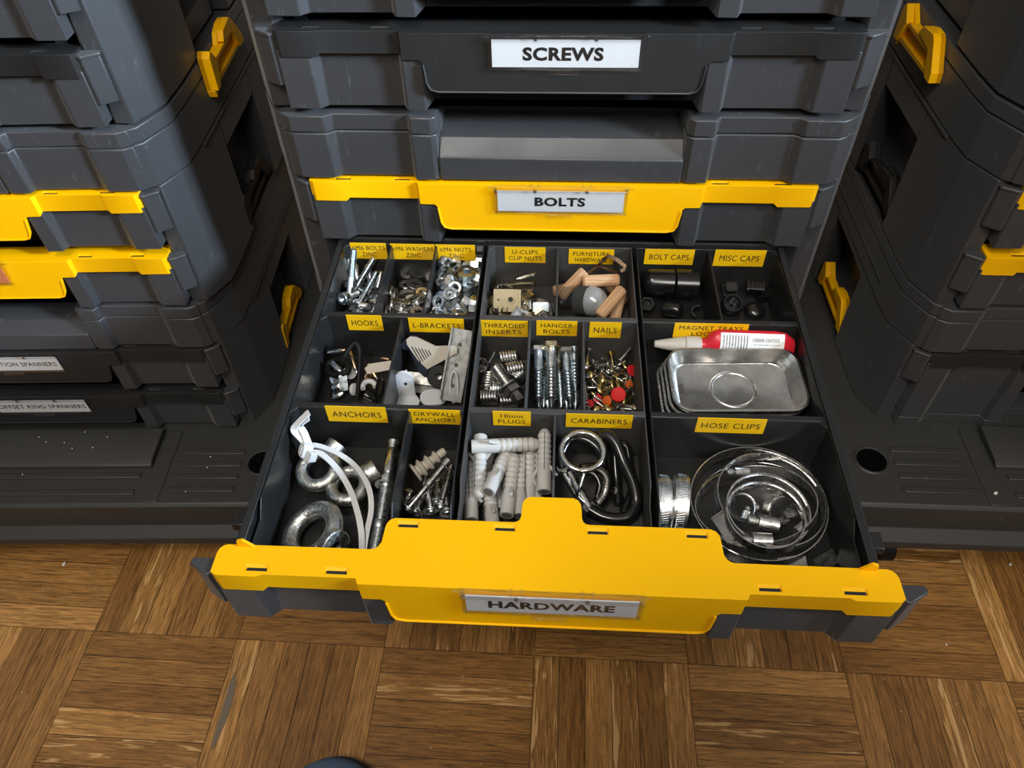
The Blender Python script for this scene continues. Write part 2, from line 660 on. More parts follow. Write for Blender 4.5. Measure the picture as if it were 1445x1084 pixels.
def panel_mesh(mat):
    """the front panel of a drawer: a skirted plate with a tongue, seen from above it has a tab at the back"""
    half = [(0.113, -0.0022, .0185), (0.1148, 0.0016, .0158), (0.1712, 0.0016, .0158), (0.1742, 0, .018), (0.1990, 0.0001, .018),
            (0.2025, 0.0022, .018), (0.2025, 0.0150, .017), (0.2017, 0.0178, .015), (0.1999, 0.0199, .012), (0.1970, 0.0210, .008), (0.1095, 0.0212, .005), (0.1068, 0.0218, .005), (0.1047, 0.0236, .005),
            (0.1034, 0.0262, .005), (0.1028, 0.0370, .005), (0.1022, 0.0400, .005), (0.1006, 0.0424, .005), (0.0975, 0.0438, .005), (0.0235, 0.0438, .005),
            (0.0214, 0.0443, .005), (0.0198, 0.0457, .005), (0.0190, 0.0480, .005), (0.0187, 0.0560, .005), (0.0181, 0.0592, .005), (0.0165, 0.0616, .005), (0.0138, 0.0630, .005)]
    out = half + [(-x, y, d) for x, y, d in reversed(half)]
    tongue = [(0.113, .0185), (0.1012, .0187), (0.0990, .0210), (0.0970, .0345), (0.0945, .0390), (0.0890, .0408)]
    tongue = tongue + [(-x, z) for x, z in reversed(tongue)]
    m = MB()
    top = [m.bm.verts.new((x, y, 0)) for x, y, d in out]
    low = [m.bm.verts.new((x, y, -d)) for x, y, d in out]
    m.face(top)
    n = len(out)
    for i in range(n - 1):
        m.face([top[i], low[i], low[i + 1], top[i + 1]])
    tv = [low[0]] + [m.bm.verts.new((x, -0.0022 - 0.0022 * min(1, (z - .0185) / .02), -z)) for x, z in tongue[1:-1]] + [low[-1]]
    m.face([top[0]] + [top[-1]] + tv[::-1])
    bmesh.ops.recalc_face_normals(m.bm, faces=m.bm.faces)
    # thickness
    bmesh.ops.solidify(m.bm, geom=m.bm.faces[:], thickness=0.0024)
    # slot pockets, each a shallow ramp down to a dark slit
    me = m.mesh('panel_raw', [mat, M['ink']], 0)
    o = bpy.data.objects.new('panel_raw', me)
    COL.objects.link(o)
    c = MB()
    SL = ((0.1752, 0.0049), (0.1269, 0.0049), (-0.1752, 0.0049), (-0.1269, 0.0049), (0.0888, 0.0418), (-0.0888, 0.0418), (0.0285, 0.0418), (-0.0285, 0.0418))
    for x, y in SL:
        c.prism([(y - 0.0012, -0.0019), (y - 0.0012, 0.003), (y + 0.0038, 0.003), (y + 0.0034, -0.0003), (y + 0.0006, -0.0012)] if y < 0.02 else
                [(y - 0.0045, -0.0019), (y - 0.0045, 0.003), (y + 0.0006, 0.003), (y + 0.0002, -0.0003), (y - 0.0025, -0.0012)], x - 0.0066, x + 0.0066, 'x')
    co = bpy.data.objects.new('pockets', c.mesh('pockets', [mat], 0))
    COL.objects.link(co)
    bo = o.modifiers.new('b', 'BOOLEAN')
    bo.operation = 'DIFFERENCE'
    bo.object = co
    bo.solver = 'EXACT'
    ev = bpy.data.meshes.new_from_object(o.evaluated_get(bpy.context.evaluated_depsgraph_get()))
    m = MB()
    if len(ev.polygons) > 60:
        m.bm.from_mesh(ev)
    else:
        m.bm.from_mesh(me)
    bpy.data.objects.remove(o)
    bpy.data.objects.remove(co)
    for sx in (-1, 1):
        x = 0.1876 * sx
        m.prism([(x - 0.0075 * sx, -0.0010), (x + 0.0035 * sx, -0.0010), (x + 0.0026 * sx, 0.0058), (x - 0.0012 * sx, 0.0072)], 0.0194, 0.0212, 'y')
    # raised bead along the edge of the tongue
    bead = [(0.0985, -.0215), (0.0968, -.0345), (0.0943, -.0390), (0.0890, -.0405)]
    bead = bead + [(-x, z) for x, z in reversed(bead)]
    m.tube([Vector((x, -0.0022 - 0.0022 * min(1, (-z - .0185) / .02) - 0.0003, z)) for x, z in bead], 0.0009, 6)
    m.mi = 1
    for x, y in SL:
        yy = y - 0.0010 if y < 0.02 else y - 0.0043
        m.box(x - 0.0060, x + 0.0060, yy, yy + 0.0022, -0.0030, -0.0006)
    m.mi = 0
    return m.mesh('front_panel', [mat, M['ink']], 30)


LOWER = mirror([(0.2025, 0.0012), (0.1800, 0.0012), (0.1735, 0.0070), (0.1172, 0.0070), (0.1138, -0.0004), (0.1000, -0.0004), (0.0958, 0.0180)])


def add_bevel(o, w, seg=2):
    b = o.modifiers.new('bevel', 'BEVEL')
    b.width = w
    b.segments = seg
    b.limit_method = 'ANGLE'
    b.angle_limit = math.radians(38)


def sub(name, me, parent, bevel=0.0, loc=(0, 0, 0)):
    o = bpy.data.objects.new(name, me)
    COL.objects.link(o)
    o.parent = parent
    o.location = loc
    if bevel:
        add_bevel(o, bevel)
    return o


def lower_mesh():
    m = MB()
    m.prism(LOWER + [(-0.2025, 0.0195), (0.2025, 0.0195)], -0.0575, -0.0130)
    for sx in (-1, 1):     # side fin that follows the chamfered corner
        p = [(0.2010, 0.0040), (0.2055, 0.0015), (0.2170, 0.0085), (0.2165, 0.0115), (0.2010, 0.0120)]
        p = [(x * sx, y) for x, y in p]
        m.prism(p, -0.0400, -0.0022)
        p2 = [(0.2010, 0.0030), (0.2055, 0.0005), (0.2180, 0.0080), (0.2170, 0.0125), (0.2010, 0.0125)]
        m.prism([(x * sx, y) for x, y in p2], -0.0048, -0.0018)
    return m


PANEL = {}
HOLDER = None
LOWERM = None


def holder_mesh():
    m = MB()
    for s_ in (-1, 1):
        m.box(0.0522 * s_ - 0.0011, 0.0522 * s_ + 0.0011, -0.0062, -0.0026, -0.0236, -0.0010)
    m.box(-0.0525, 0.0525, -0.0062, -0.0046, -0.0235, -0.0222)
    m.box(-0.0525, 0.0525, -0.0067, -0.0061, -0.0235, 0.0002)        # clear flap
    m.box(-0.0540, 0.0540, -0.0080, -0.0022, -0.0026, 0.0012)        # hinge bar
    for x0, x1 in ((-0.0580, -0.0540), (0.0540, 0.0575)):
        m.box(x0, x1, -0.0045, -0.0030, -0.0016, -0.0002)
    m.box(-0.0120, 0.0095, -0.0082, -0.0068, -0.0262, -0.0226)       # catch
    for x in (-0.0205, 0.0205):
        for dx in (-0.0040, 0.0022):
            m.box(x + dx, x + dx + 0.0018, -0.0070, -0.0025, 0.0013, 0.0034)
        m.box(x - 0.0012, x + 0.0012, -0.0088, -0.0081, -0.0030, 0.0026)
    return m.mesh('label_holder', M['clear'], 30)


def card_mesh(text, w, h, dx=0.0, mat=None):
    m = MB()
    m.box(-0.0505, 0.0505, -0.0052, -0.0044, -0.0218, -0.0030)
    if text:
        m.mi = 1
        m.text(text, (dx, -0.00535, -0.0125), w, h, bold=0.040 if h > 0.007 else 0.010)
    return m.mesh('name_card', [mat or M['paper'], M['ink']], 0)


def make_drawer(unit, zt, colour, card=None, y=0.0, holder=True):
    global HOLDER, LOWERM
    if LOWERM is None:
        LOWERM = lower_mesh().mesh('drawer', M['shell'], 30)
    d = sub('drawer', LOWERM, unit, 0.0009, (0, y, zt))
    if colour not in PANEL:
        PANEL[colour] = panel_mesh(M[colour])
    p = sub('front_panel', PANEL[colour], d, 0.0008)
    if colour == 'yellow':
        p['label'] = 'yellow front panel with a tongue handle'
    if holder:
        if HOLDER is None:
            HOLDER = holder_mesh()
        h = sub('label_holder', HOLDER, d, 0.0003, (0.0012, 0, 0))
        h['label'] = 'clear hinged label holder'
        if card:
            sub('name_card', card_mesh(*card), d, 0.0, (0.0012, 0, 0))
    return d


def side_prisms(m, sx, z0, z1, recess=True, deep=False):
    def P(poly):
        p = [(x * sx, y) for x, y in poly]
        return p
    front = [(0.2192, 0.0120), (0.2345, 0.0430), (0.2365, 0.0750), (0.2365, 0.1290), (0.1950, 0.1290), (0.1950, 0.0270), (0.2045, 0.0130)]
    m.prism(P(front), z0, z1)
    m.prism(P([(0.2365, 0.2360), (0.2365, 0.3250), (0.2300, 0.3300), (0.1950, 0.3300), (0.1950, 0.2360)]), z0, z1)
    m.prism(P([(0.2365, 0.1290), (0.2365, 0.2360), (0.1950, 0.2360), (0.1950, 0.1290)]), z0 + 0.098, z1)
    m.prism(P([(0.2130, 0.1290), (0.2130, 0.2360), (0.1950, 0.2360), (0.1950, 0.1290)]), z0, z0 + 0.098)
    # ledge under the latch
    m.prism(P([(0.2240, 0.1400), (0.2240, 0.2250), (0.2100, 0.2250), (0.2100, 0.1400)]), z0 + 0.001, z0 + 0.022)
    # rib along the side where the lid meets the body
    m.prism(P([(0.2380, 0.0800), (0.2380, 0.3240), (0.2300, 0.3240), (0.2300, 0.0800)]), z0 + 0.1255, z0 + 0.1290)


def latch_mesh(mat):
    """drawn in (y, z) on the side plane x = 0, standing out along +x"""
    m = MB()
    out = [(0.1215, -0.0030), (0.2235, 0.0000), (0.2225, 0.0110), (0.2040, 0.0385), (0.1985, 0.0420), (0.1860, 0.0420), (0.1735, 0.0370), (0.1665, 0.0260),
           (0.1455, 0.0250), (0.1290, 0.0400), (0.1235, 0.0345)]
    m.prism(out, 0.0, 0.0050, 'x')
    m.prism([(0.1215, -0.0030), (0.1300, -0.0028), (0.1420, 0.0230), (0.1290, 0.0400), (0.1235, 0.0345)], 0.0, 0.0115, 'x')
    m.prism([(0.2235, 0.0000), (0.2225, 0.0110), (0.2040, 0.0385), (0.1985, 0.0420), (0.1760, 0.0385), (0.1700, 0.0275), (0.1990, 0.0240), (0.2110, 0.0000)], 0.0, 0.0105, 'x')
    m.prism([(0.1420, 0.0195), (0.1990, 0.0205), (0.1990, 0.0258), (0.1420, 0.0250)], 0.0, 0.0095, 'x')
    m.prism([(0.1300, -0.0028), (0.2110, 0.0000), (0.2090, 0.0055), (0.1320, 0.0035)], 0.0, 0.0085, 'x')
    m.prism([(0.1215, -0.0030), (0.1330, -0.0030), (0.1240, -0.0125)], 0.0, 0.0080, 'x')
    for v in m.bm.verts:
        v.co.z = v.co.z * 0.78 + 0.0115
    return m.mesh('latch', mat, 30)


LATCH = {}


def tool_unit(name, cx, cy, rot, zbase, label, group, latches, height=0.1835, high=False):
    """a drawer unit; local z 0 is its underside"""
    u = empty(name, (cx, cy, zbase), rot)
    tag(u, label, 'tool box', group)
    H = height
    zl = H - 0.0535          # where the lid starts
    m = MB()
    for sx in (-1, 1):
        side_prisms(m, sx, 0.0, zl - 0.0012)
        lidside = [(0.2195, 0.0116), (0.2350, 0.0428), (0.2372, 0.0750), (0.2372, 0.3250), (0.2300, 0.3306), (0.1900, 0.3306), (0.1900, 0.0300), (0.2030, 0.0080), (0.2065, 0.0035)]
        # the lid: a side, and a front half that leaves the carry recess open
        m.prism([(x * sx, y) for x, y in lidside], zl, H - 0.0142)
        m.prism([(x * sx, y) for x, y in lidside], H - 0.0132, H - 0.0005)
        fr = [(0.2140, 0.0060), (0.2060, 0.0014), (0.1800, 0.0014), (0.1740, 0.0062), (0.1168, 0.0062), (0.1138, 0.0002), (0.0990, 0.0002), (0.0945, 0.0030), (0.0925, 0.0500), (0.2100, 0.0500)]
        fr = [(x * sx, y) for x, y in fr]
        m.prism(fr, zl + 0.0006, H - 0.0142)
        m.prism(fr, H - 0.0132, H)
        m.prism([(0.1980 * sx, 0.0200), (0.0930 * sx, 0.0200), (0.0930 * sx, 0.0480), (0.1980 * sx, 0.0480)], zl + 0.002, H - 0.002)
    # carry ledge between the two halves
    e = zl + 0.0004
    m.prism([(0.0010, e), (0.0010, e + 0.0190), (0.0035, e + 0.0210), (0.0125, e + 0.0310), (0.0165, e + 0.0325), (0.0360, e + 0.0350), (0.0480, e + 0.0365), (0.0480, e)], -0.0945, 0.0945, 'x')
    m.box(-0.1000, 0.1000, 0.0440, 0.0500, e + 0.0300, H - 0.0010)
    m.box(-0.2000, 0.2000, 0.0485, 0.3250, H - 0.0060, H - 0.0010)      # top
    m.box(-0.2000, 0.2000, 0.3220, 0.3290, 0.002, H - 0.002)            # back
    m.box(-0.2000, 0.2000, 0.0270, 0.3250, 0.0008, 0.0038)              # bottom
    m.build('body', M['shell'], u, 0.0010, smooth=18)
    for sx, colour in latches:
        key = (colour, sx)
        if colour not in LATCH:
            LATCH[colour] = latch_mesh(M[colour])
        lx_, lz_ = (0.2376, -0.0370 if sx > 0 else -0.0450) if high else (0.2262, 0.0)
        l = sub('latch', LATCH[colour], u, 0.0007, (lx_ * sx, 0, lz_))
        if sx < 0:
            l.rotation_euler = (0, 0, PI)
            l.location = (lx_ * sx, 0.350, lz_)
        l['label'] = 'yellow latch clip' if colour == 'yellow' else 'black latch clip'
    return u


def two_drawers(u, zs, colours, cards, holders=(True, True)):
    for z, c, t, h in zip(zs, colours, cards, holders):
        if c:
            make_drawer(u, z, c, t, 0.0, h)


def dolly(cx, cy, rot, ztop, label):
    H = ztop - FLOOR
    u = empty('dolly', (cx, cy, FLOOR), rot)
    tag(u, label, 'dolly', 'wheeled bases under the tool box towers')
    m = MB()
    prof = [(-0.0995, H), (-0.1030, H - 0.0030), (-0.1036, H - 0.0360), (-0.1155, H - 0.0460), (-0.1155, H - 0.0560), (-0.1030, H - 0.0610), (0.3300, H - 0.0610), (0.3300, H)]
    m.prism(prof, -0.2735, 0.2735, 'x')
    for x0, x1, y0, y1, n in ((0.1450, 0.2170, -0.0830, -0.0330, 4), (-0.2170, -0.1450, -0.0830, -0.0330, 4), (-0.1100, 0.1100, -0.0860, -0.0640, 2)):
        for k in range(n):
            y = y0 + (y1 - y0) * k / max(1, n - 1)
            m.box(x0, x1, y - 0.0035, y + 0.0035, H - 0.0004, H + 0.0016)
    for s_ in (-1, 1):
        m.box(0.1300 * s_ - 0.0085, 0.1300 * s_ + 0.0085, -0.0990, -0.0030, H - 0.0005, H + 0.0014)
    m.prism([(-0.0545, H), (-0.0535, H + 0.0040), (-0.0480, H + 0.0070), (-0.0040, H + 0.0090), (-0.0040, H)], -0.1190, 0.1190, 'x')
    m.build('platform', M['base'], u, 0.0012)
    for s_ in (-1, 1):
        m = MB()
        m.ringlathe([(0.0145, H - 0.0004), (0.0150, H + 0.0016), (0.0165, H + 0.0020), (0.0180, H + 0.0006), (0.0180, H - 0.0004)], 28, Matrix.Translation((0.2395 * s_, -0.0480, 0)))
        m.mi = 1
        m.lathe([(0.0150, H - 0.001), (0.0150, H + 0.0006)], 28, Matrix.Translation((0.2395 * s_, -0.0480, 0)))  # solid black disc painted as the shade inside the socket hole
        m.build('corner_socket', [M['base'], M['hole_shade']], u)
        for y in (-0.07, 0.28):
            m = MB()
            m.lathe([(0.0120, -0.0090), (0.0165, -0.0075), (0.0165, 0.0075), (0.0120, 0.0090)], 20, Matrix.Translation((0.19 * s_, y, 0.0168)) @ Matrix.Rotation(PI / 2, 4, 'Y'))
            m.build('caster', M['rubber'], u)
    return u


CEN = (0.0, 0.0, 0.0)
LEFT = (-0.5565, -0.0055, 0.05)
RGT = (0.567, 0.0085, 0.0)
ZL, ZR = -0.0185, -0.0050
ZS = (0.128, 0.061)

GA, GL, GR = 'drawer units of the middle tower', 'drawer units of the left tower', 'drawer units of the right tower'
u = tool_unit('drawer_unit', *CEN, 0.0580, 'charcoal drawer unit on top of the middle tower with the drawer marked SCREWS', GA, ((1, 'yellow'), (-1, 'yellow')))
two_drawers(u, ZS, ('black', 'black'), (None, ('SCREWS', 0.0555, 0.0094, -0.0015)), (True, True))
UB = tool_unit('drawer_unit', *CEN, -0.1280, 'charcoal drawer unit with yellow BOLTS drawer shut and HARDWARE drawer pulled out', GA, ((1, 'black'), (-1, 'black')))
make_drawer(UB, ZS[0], 'yellow', ('BOLTS', 0.0405, 0.0084, -0.0005))
u = tool_unit('drawer_unit', *CEN, -0.3125, 'black drawer unit low in the middle tower, hidden below the pulled out drawer', GA, ((1, 'yellow'), (-1, 'yellow')))
two_drawers(u, ZS, ('black', 'black'), (None, None), (True, True))
dolly(*CEN, -0.3130, 'black wheeled base under the middle tower, behind the pulled out drawer')

lx = lambda dx: (LEFT[0] + dx, LEFT[1], LEFT[2])
u = tool_unit('drawer_unit', *lx(0), ZL + 0.0575, 'charcoal drawer unit on top of the left tower with a yellow side latch', GL, ((1, 'yellow'),), high=True)
two_drawers(u, ZS, ('black', 'black'), (None, None))
u = tool_unit('drawer_unit', *lx(0), ZL - 0.1280, 'charcoal drawer unit of the left tower with two yellow drawer fronts', GL, ((1, 'black'),))
two_drawers(u, ZS, ('yellow', 'yellow'), (None, (None, 0, 0, 0, M['orange'])))
u = tool_unit('drawer_unit', *lx(-0.005), ZL - 0.3125, 'black drawer unit of the left tower with two drawers marked SPANNERS', GL, ((1, 'yellow'),))
two_drawers(u, ZS, ('black', 'black'), (('COMBINATION SPANNERS', 0.0950, 0.0060), ('OFFSET RING SPANNERS', 0.0965, 0.0062)))
dolly(*lx(-0.003), ZL - 0.3130, 'black ribbed wheeled base under the left tower')

u = tool_unit('drawer_unit', *RGT, ZR + 0.0575, 'charcoal drawer unit on top of the right tower with a yellow side latch', GR, ((-1, 'yellow'),), high=True)
two_drawers(u, ZS, ('black', 'black'), (None, None))
u = tool_unit('drawer_unit', *RGT, ZR - 0.1280, 'charcoal drawer unit of the right tower with yellow drawer fronts', GR, ((-1, 'black'),))
two_drawers(u, ZS, ('yellow', 'yellow'), (None, None))
u = tool_unit('deep_drawer_unit', *RGT, ZR - 0.2900, 'black single deep drawer box at the bottom of the right tower', GR, ((-1, 'yellow'),), 0.1615)
make_drawer(u, 0.1060, 'black', None, 0.0)
m = MB()
m.prism(LOWER + [(-0.2025, 0.026), (0.2025, 0.026)], 0.0130, 0.0500)
m.build('front_plate', M['shell'], u, 0.0009)
m = MB()
m.prism(LOWER + [(-0.2025, 0.026), (0.2025, 0.026)], 0.0, 0.0118)
m.build('base_rim', M['shell'], u, 0.0009)
dolly(*RGT, ZR - 0.2905, 'black ribbed wheeled base under the right tower')
# ------------------------------------------------------------------ the pulled out drawer
TO = Matrix.Translation((0, D_OPEN, 0.067))      # world -> drawer coordinates


def local(m):
    m.xf(m.bm.verts, TO)
    return m


FZ = -0.1085          # floor of the compartments
TZ = -0.0640          # top of the dividers
DR = make_drawer(UB, ZS[1], 'yellow', ('HARDWARE', 0.0745, 0.0088, 0.0), -D_OPEN)
DR['label'] = 'drawer pulled fully out, yellow front marked HARDWARE'
m = MB()
m.box(-0.1880, 0.1880, -0.2950, 0.0200, -0.1130, -0.1100)
for sx in (-1, 1):
    m.prism([(sx * 0.1868, -0.1130), (sx * 0.1880, -0.0660), (sx * 0.1850, -0.0615), (sx * 0.1905, -0.0610), (sx * 0.1920, -0.0650), (sx * 0.1890, -0.1130)], -0.2930, 0.0200, 'y')
    m.box(*sorted((sx * 0.1900, sx * 0.2010)), -0.2780, -0.2660, -0.0760, -0.0690)
    m.box(*sorted((sx * 0.1900, sx * 0.1990)), -0.2775, -0.2670, -0.0900, -0.0765)
m.box(-0.1880, 0.1880, 0.0060, 0.0095, -0.1120, -0.0600)
m.box(-0.1880, 0.1880, -0.2960, -0.2935, -0.1120, -0.0725)
o = local(m).build('tray', M['tray'], DR, 0.0008)
XS = (-0.1862, -0.0630), (-0.0598, 0.0633), (0.0665, 0.1862)
ROWS = (-0.0850, 0.0045), (-0.1800, -0.0880), (-0.2920, -0.1830)
SUBS = (((-0.1443, -0.1050), (-0.1210,), (-0.1010,)), ((0.0003,), (-0.0201, 0.0212), (0.0007,)), ((0.1284,), (), ()))
for (x0, x1), subs, mt, nm in zip(XS, SUBS, ('tray', 'grain', 'tray'), 'lcr'):
    m = MB()
    t = 0.0011
    yc = -0.240 if nm == 'c' else -0.260
    m.box(x0, x1, -0.2925, 0.0050, FZ - 0.0012, FZ)
    for (y0, y1), ss in zip(ROWS, subs):
        m.box(x0, x1, y1 - t, y1 + t * 0.3, FZ, TZ)
        top0 = TZ if y0 > -0.29 else -0.0735
        m.box(x0, x1, y0 - t * 0.3, y0 + t, FZ, top0)
        for xa, xb in ((x0, x0 + t), (x1 - t, x1)):
            if y0 > -0.29:
                m.box(xa, xb, y0, y1, FZ, TZ)
            else:
                m.prism([(y0, FZ), (y1, FZ), (y1, TZ), (yc, TZ), (yc - 0.010, -0.0735), (y0, -0.0735)], xa, xb, 'x')
        for s_ in ss:
            if y0 > -0.29:
                m.box(s_ - 0.0008, s_ + 0.0008, y0, y1, FZ, TZ - 0.0006)
            else:
                m.prism([(y0, FZ), (y1, FZ), (y1, TZ - 0.0006), (yc, TZ - 0.0006), (yc - 0.010, -0.0735), (y0, -0.0735)], s_ - 0.0008, s_ + 0.0008, 'x')
        # low fillet step along the foot of the back wall and chamfered corners
        if nm == 'l' or (nm == 'c' and y1 > 0):
            m.prism([(x0 + t * 0.5, y1 - 0.0065), (x0 + 0.0065, y1 - 0.0005), (x0, y1)], FZ, TZ - 0.0004)
        elif nm == 'r' and y1 != -0.0880:
            m.prism([(x1 - t * 0.5, y1 - 0.0065), (x1 - 0.0065, y1 - 0.0005), (x1, y1)], FZ, TZ - 0.0004)
    # cap strips over the double walls
    for y in (-0.0865, -0.1815):
        m.box(x0, x1, y - 0.0021, y + 0.0021, TZ - 0.0020, TZ + 0.0004)
    o = local(m).build('divider_insert', M[mt], DR, 0.0004)
    if nm == 'c':
        o['label'] = 'grained dark grey insert in the middle'


def on_wall(u, v, Y):
    d = RIGHT * ((u - 722.5) / FPX) + DOWN * ((v - 542.0) / FPX) + FWD
    return CAM + d * ((Y - CAM.y) / d.y)


YF = {1: 0.0045 - 0.0011, 2: -0.0880 - 0.0011, 3: -0.1830 - 0.0011}
STICK = [
    (1, (493, 342), (544, 344), (497, 364.6), ('\u2264M6 BOLTS', 'ZINC'), 0.93), (1, (550, 343), (613, 346), (554, 365.5), ('\u2264M6 WASHERS', 'ZINC'), 0.92),
    (1, (614, 345), (670, 346), (616, 366.5), ('\u2264M6 NUTS', 'ZINC'), 0.80), (1, (712, 348), (770, 350), (712, 370), ('U-CLIPS', 'CLIP NUTS'), 0.80),
    (1, (803, 351), (867, 353), (803, 372), ('FURNITURE', 'HARDWARE'), 0.80), (1, (911, 351), (981, 353), (909, 372.6), ('BOLT CAPS',), 0.80),
    (1, (1010, 353), (1082.5, 353), (1006, 375), ('MISC CAPS',), 0.78), (2, (487.6, 444), (537.6, 446), (493.4, 465.5), ('HOOKS',), 0.75),
    (2, (575.4, 448), (654, 451), (578, 468), ('L-BRACKETS',), 0.85), (2, (676, 451.6), (745, 453.6), (678, 474), ('THREADED', 'INSERTS'), 0.84),
    (2, (757, 452.6), (815, 453.6), (757.8, 473), ('HANGER', 'BOLTS'), 0.78), (2, (832.6, 454.5), (877.7, 455.5), (832, 476), ('NAILS',), 0.72),
    (2, (952.7, 455.6), (1057.5, 458), (948, 476), ('MAGNET TRAYS', 'LOCTITE'), 0.86), (3, (457.6, 572), (543.5, 576), (464.6, 594), ('ANCHORS',), 0.82),
    (3, (576, 577), (649, 580), (580, 597), ('DRYWALL', 'ANCHORS'), 0.80), (3, (695, 580), (749, 581.7), (697.5, 599.7), ('10mm', 'PLUGS'), 0.72),
    (3, (799, 584), (893.7, 586), (798, 602), ('CARABINERS',), 0.84), (3, (985, 590), (1083.5, 591.8), (980, 609.4), ('HOSE CLIPS',), 0.85)]
for row, tl, tr, bl, lines, frac in STICK:
    Y = YF[row] - 0.0003
    a, b, c = on_wall(*tl, Y), on_wall(*tr, Y), on_wall(*bl, Y)
    x0, x1, z1, z0 = a.x, b.x, (a.z + b.z) / 2, c.z
    tilt = (b.z - a.z) / 2
    m = MB()
    m.box(x0, x1, Y - 0.0002, Y + 0.0003, z0, z1)
    m.mi = 1
    h = z1 - z0
    n = len(lines)
    wmax = max(len(l) for l in lines)
    for i, l in enumerate(lines):
        lh = h * (0.36 if n == 1 else 0.27)
        zc = (z0 + z1) / 2 + (0 if n == 1 else (0.5 - i) * h * 0.40)
        m.text(l, ((x0 + x1) / 2, Y - 0.00032, zc), (x1 - x0) * frac * len(l) / wmax, lh, bold=0.0)
    o = local(m).build('sticker', [M['sticker'], M['ink']], DR, 0.0, smooth=0)
    o['label'] = 'yellow sticker reading ' + ' '.join(lines).replace('LOCTITE', '').replace('MAGNET TRAYS', 'MAGNE').replace('\u2264', '').strip()
# ------------------------------------------------------------------ hardware: builders
ORD = ['first', 'second', 'third', 'fourth', 'fifth', 'sixth', 'seventh', 'eighth', 'ninth', 'tenth', 'eleventh', 'twelfth',
       'thirteenth', 'fourteenth', 'fifteenth', 'sixteenth', 'seventeenth', 'eighteenth']
LIFTS = []


def low_z(o):
    """lowest world z of a thing"""
    z = 9
    for q in [o] + list(o.children_recursive):
        if q.type == 'MESH':
            mw = world(q)
            for v in q.data.vertices:
                z = min(z, (mw @ v.co).z)
    return z


def world(q):
    m = q.matrix_basis.copy()
    while q.parent:
        q = q.parent
        m = q.matrix_basis @ m
    return m


def thread(r0, r1, z0, z1, pitch):
    prof = []
    n = max(2, int(round((z1 - z0) / pitch)))
    for i in range(n):
        z = z0 + (z1 - z0) * i / n
        prof += [(r0, z), (r1, z + (z1 - z0) / n * 0.5)]
    prof.append((r0, z1))
    return prof


def hexpts(af):
    R_ = af / 2 / math.cos(PI / 6)
    return [(R_ * math.cos(PI / 3 * i), R_ * math.sin(PI / 3 * i)) for i in range(6)]


def hex_solid(m, af, z0, z1, ch=0.0004):
    p = hexpts(af)
    s_ = 1 - 2.6 * ch / af
    rings = [[Vector((x * s_, y * s_, z0)) for x, y in p], [Vector((x, y, z0 + ch)) for x, y in p],
             [Vector((x, y, z1 - ch)) for x, y in p], [Vector((x * s_, y * s_, z1)) for x, y in p]]
    m.loft(rings)


def hex_nut_mesh(af, h, hole, mat, flange=0.0, collar=0.0):
    m = MB()
    n = 24
    R_ = af / 2 / math.cos(PI / 6)

    def hx(a):
        k = (a % (PI / 3)) - PI / 6
        return af / 2 / math.cos(k)
    outer = [hx(2 * PI * i / n + PI / 6) for i in range(n)]
    ang = [2 * PI * i / n for i in range(n)]
    rows = []

    def ring(fn, z):
        rows.append([m.bm.verts.new((fn(i) * math.cos(ang[i]), fn(i) * math.sin(ang[i]), z)) for i in range(n)])
    ring(lambda i: hole, -h / 2 + 0.0004)
    ring(lambda i: hole + 0.0006, -h / 2)
    if flange:
        ring(lambda i: flange, -h / 2)
        ring(lambda i: flange, -h / 2 + 0.0010)
    else:
        ring(lambda i: min(outer[i], af / 2 * 1.03), -h / 2)
    ring(lambda i: outer[i], -h / 2 + 0.0016 if flange else -h / 2 + 0.0005)
    ring(lambda i: outer[i], h / 2 - 0.0005)
    ring(lambda i: min(outer[i], af / 2 * 1.0), h / 2)
    if collar:
        ring(lambda i: af / 2 * 0.86, h / 2)
        ring(lambda i: af / 2 * 0.80, h / 2 + collar)
        ring(lambda i: hole + 0.0004, h / 2 + collar)
        ring(lambda i: hole, h / 2 + collar - 0.0008)
    else:
        ring(lambda i: hole + 0.0006, h / 2)
        ring(lambda i: hole, h / 2 - 0.0005)
    for k in range(len(rows)):
        a, b = rows[k], rows[(k + 1) % len(rows)]
        for i in range(n):
            m.face([a[i], a[(i + 1) % n], b[(i + 1) % n], b[i]])
    return m.mesh('nut', mat, 25)


def washer_mesh(ro, ri, t, mat):
    m = MB()
    m.ringlathe([(ri, -t / 2), (ro - 0.0003, -t / 2), (ro, -t / 2 + 0.0003), (ro, t / 2 - 0.0003), (ro - 0.0003, t / 2), (ri, t / 2)], 28)
    return m.mesh('washer', mat, 30)


